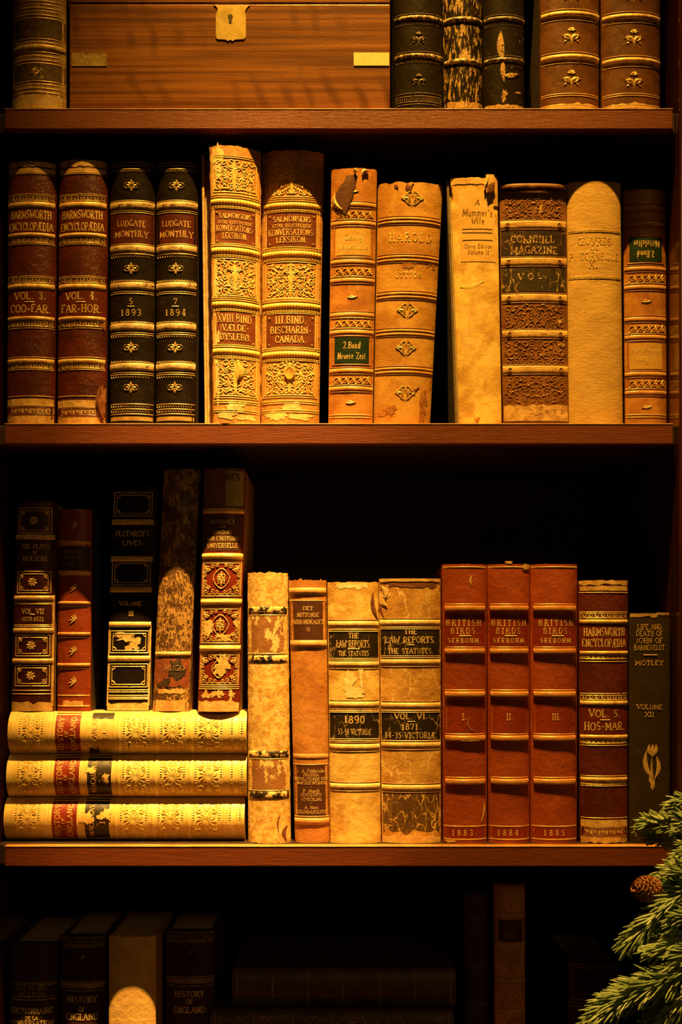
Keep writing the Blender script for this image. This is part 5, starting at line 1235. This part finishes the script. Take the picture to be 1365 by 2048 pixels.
# main stem outside the frame and its side twigs (pixel x, pixel y, depth)
mb = MB(); tube(mb, catmull([P(1560, 1900, -.10), P(1480, 1800, -.10), P(1430, 1700, -.085), P(1410, 1600, -.075)], 6), .006, .003, 8); mb.build('stem', barkm, br, BO)
mb = MB(); tube(mb, catmull([P(1560, 1900, -.10), P(1590, 2120, -.11), P(1620, 2500, -.12)], 6), .006, .008, 8); mb.build('stem', barkm, br, BO)
twig([(1412, 1605, -.075), (1375, 1602, -.07), (1352, 1612, -.065)], 3.4, .016, 1)
twig([(1420, 1650, -.08), (1370, 1652, -.07), (1320, 1646, -.040), (1290, 1653, -.026)], 3.4, .0185, 2, .85)
twig([(1432, 1700, -.085), (1385, 1690, -.08), (1340, 1678, -.035), (1312, 1676, -.022)], 3.0, .018, 3, .9)
twig([(1450, 1745, -.09), (1400, 1735, -.09), (1350, 1745, -.085), (1335, 1752, -.08)], 2.6, .022, 4, .7)
twig([(1480, 1800, -.10), (1400, 1790, -.10), (1350, 1770, -.10)], 3.0, .022, 5)
twig([(1470, 1785, -.10), (1390, 1775, -.11), (1330, 1815, -.11), (1280, 1865, -.105), (1256, 1888, -.10)], 3.4, .021, 6, .85)
twig([(1500, 1850, -.10), (1430, 1850, -.12), (1370, 1880, -.12), (1305, 1902, -.12)], 3.2, .019, 7)
twig([(1530, 1870, -.10), (1440, 1900, -.12), (1370, 1945, -.125), (1300, 1970, -.125), (1232, 2005, -.12), (1185, 2046, -.115)], 4.2, .026, 8, .95)
twig([(1540, 1880, -.10), (1450, 1960, -.12), (1400, 2000, -.11), (1360, 2060, -.10)], 3.2, .021, 9)
twig([(1545, 1890, -.10), (1430, 1930, -.09), (1350, 1990, -.085), (1290, 2060, -.08)], 3.0, .020, 10)
twig([(1480, 1810, -.09), (1420, 1820, -.085), (1370, 1850, -.08), (1320, 1880, -.078)], 2.6, .018, 11)
twig([(1440, 1720, -.10), (1400, 1700, -.11), (1368, 1712, -.11)], 3.2, .018, 12)
twig([(1450, 1690, -.095), (1400, 1650, -.095), (1368, 1640, -.09)], 3.2, .018, 13)
twig([(1480, 1780, -.12), (1410, 1755, -.12), (1362, 1742, -.115)], 3.2, .020, 14)
twig([(1520, 1860, -.13), (1440, 1840, -.13), (1380, 1830, -.125), (1345, 1850, -.12)], 3.2, .020, 15)
twig([(1540, 1900, -.13), (1450, 1930, -.135), (1380, 1990, -.13), (1330, 2050, -.125)], 3.4, .022, 16)
twig([(1545, 1900, -.13), (1470, 1890, -.13), (1390, 1905, -.13), (1350, 1930, -.128)], 3.4, .022, 17)
twig([(1550, 1920, -.09), (1430, 2010, -.08), (1370, 2080, -.075)], 3.2, .020, 18)
# cone
cc = P(1299, 1779, -.098)
mb = MB(); rn = random.Random(5); ax = Vector((-.75, -.5, .18)).normalized()
u = ax.cross(Vector((0, 0, 1))).normalized(); v = ax.cross(u)
Lc = .032; base = cc-ax*Lc*.5
tube(mb, [base-ax*.012, base, base+ax*Lc*.5, base+ax*Lc*.9], .003, .0035, 8)
for k in range(110):
    f = k/110; a = k*2.39996; rr = .0125*math.sin(PI*min(1, .16+f*.80))**.7
    out = u*math.cos(a)+v*math.sin(a); c0 = base+ax*(Lc*f); tip = c0+out*rr+ax*.0045
    side = ax.cross(out).normalized(); w_ = .0042*(.5+.6*math.sin(PI*min(1, .2+f*.7)))
    A = [c0+out*rr*.25-side*w_*.4, c0+out*rr*.25+side*w_*.4, c0+out*rr*.8+side*w_+ax*.002, tip+side*w_*.45, tip+ax*.0008, tip-side*w_*.45, c0+out*rr*.8-side*w_+ax*.002]
    nrm = (ax*.8-out*.3).normalized()*.0007
    t_ = [mb.vert(p+nrm) for p in A]; b_ = [mb.vert(p-nrm) for p in A]
    mb.face(t_); mb.face(b_[::-1])
    for i in range(len(A)): mb.face((t_[i], b_[i], b_[(i+1) % len(A)], t_[(i+1) % len(A)]))
mb.build('spruce_cone', M('cone', (.27, .11, .045), (.13, .045, .018), rough=.6), br, BO, smooth=False)
mb = MB(); tube(mb, catmull([P(1400, 1790, -.10), P(1350, 1780, -.098), base-ax*.010], 5), .0016, .0016, 6); mb.build('cone_stalk', barkm, br, BO)
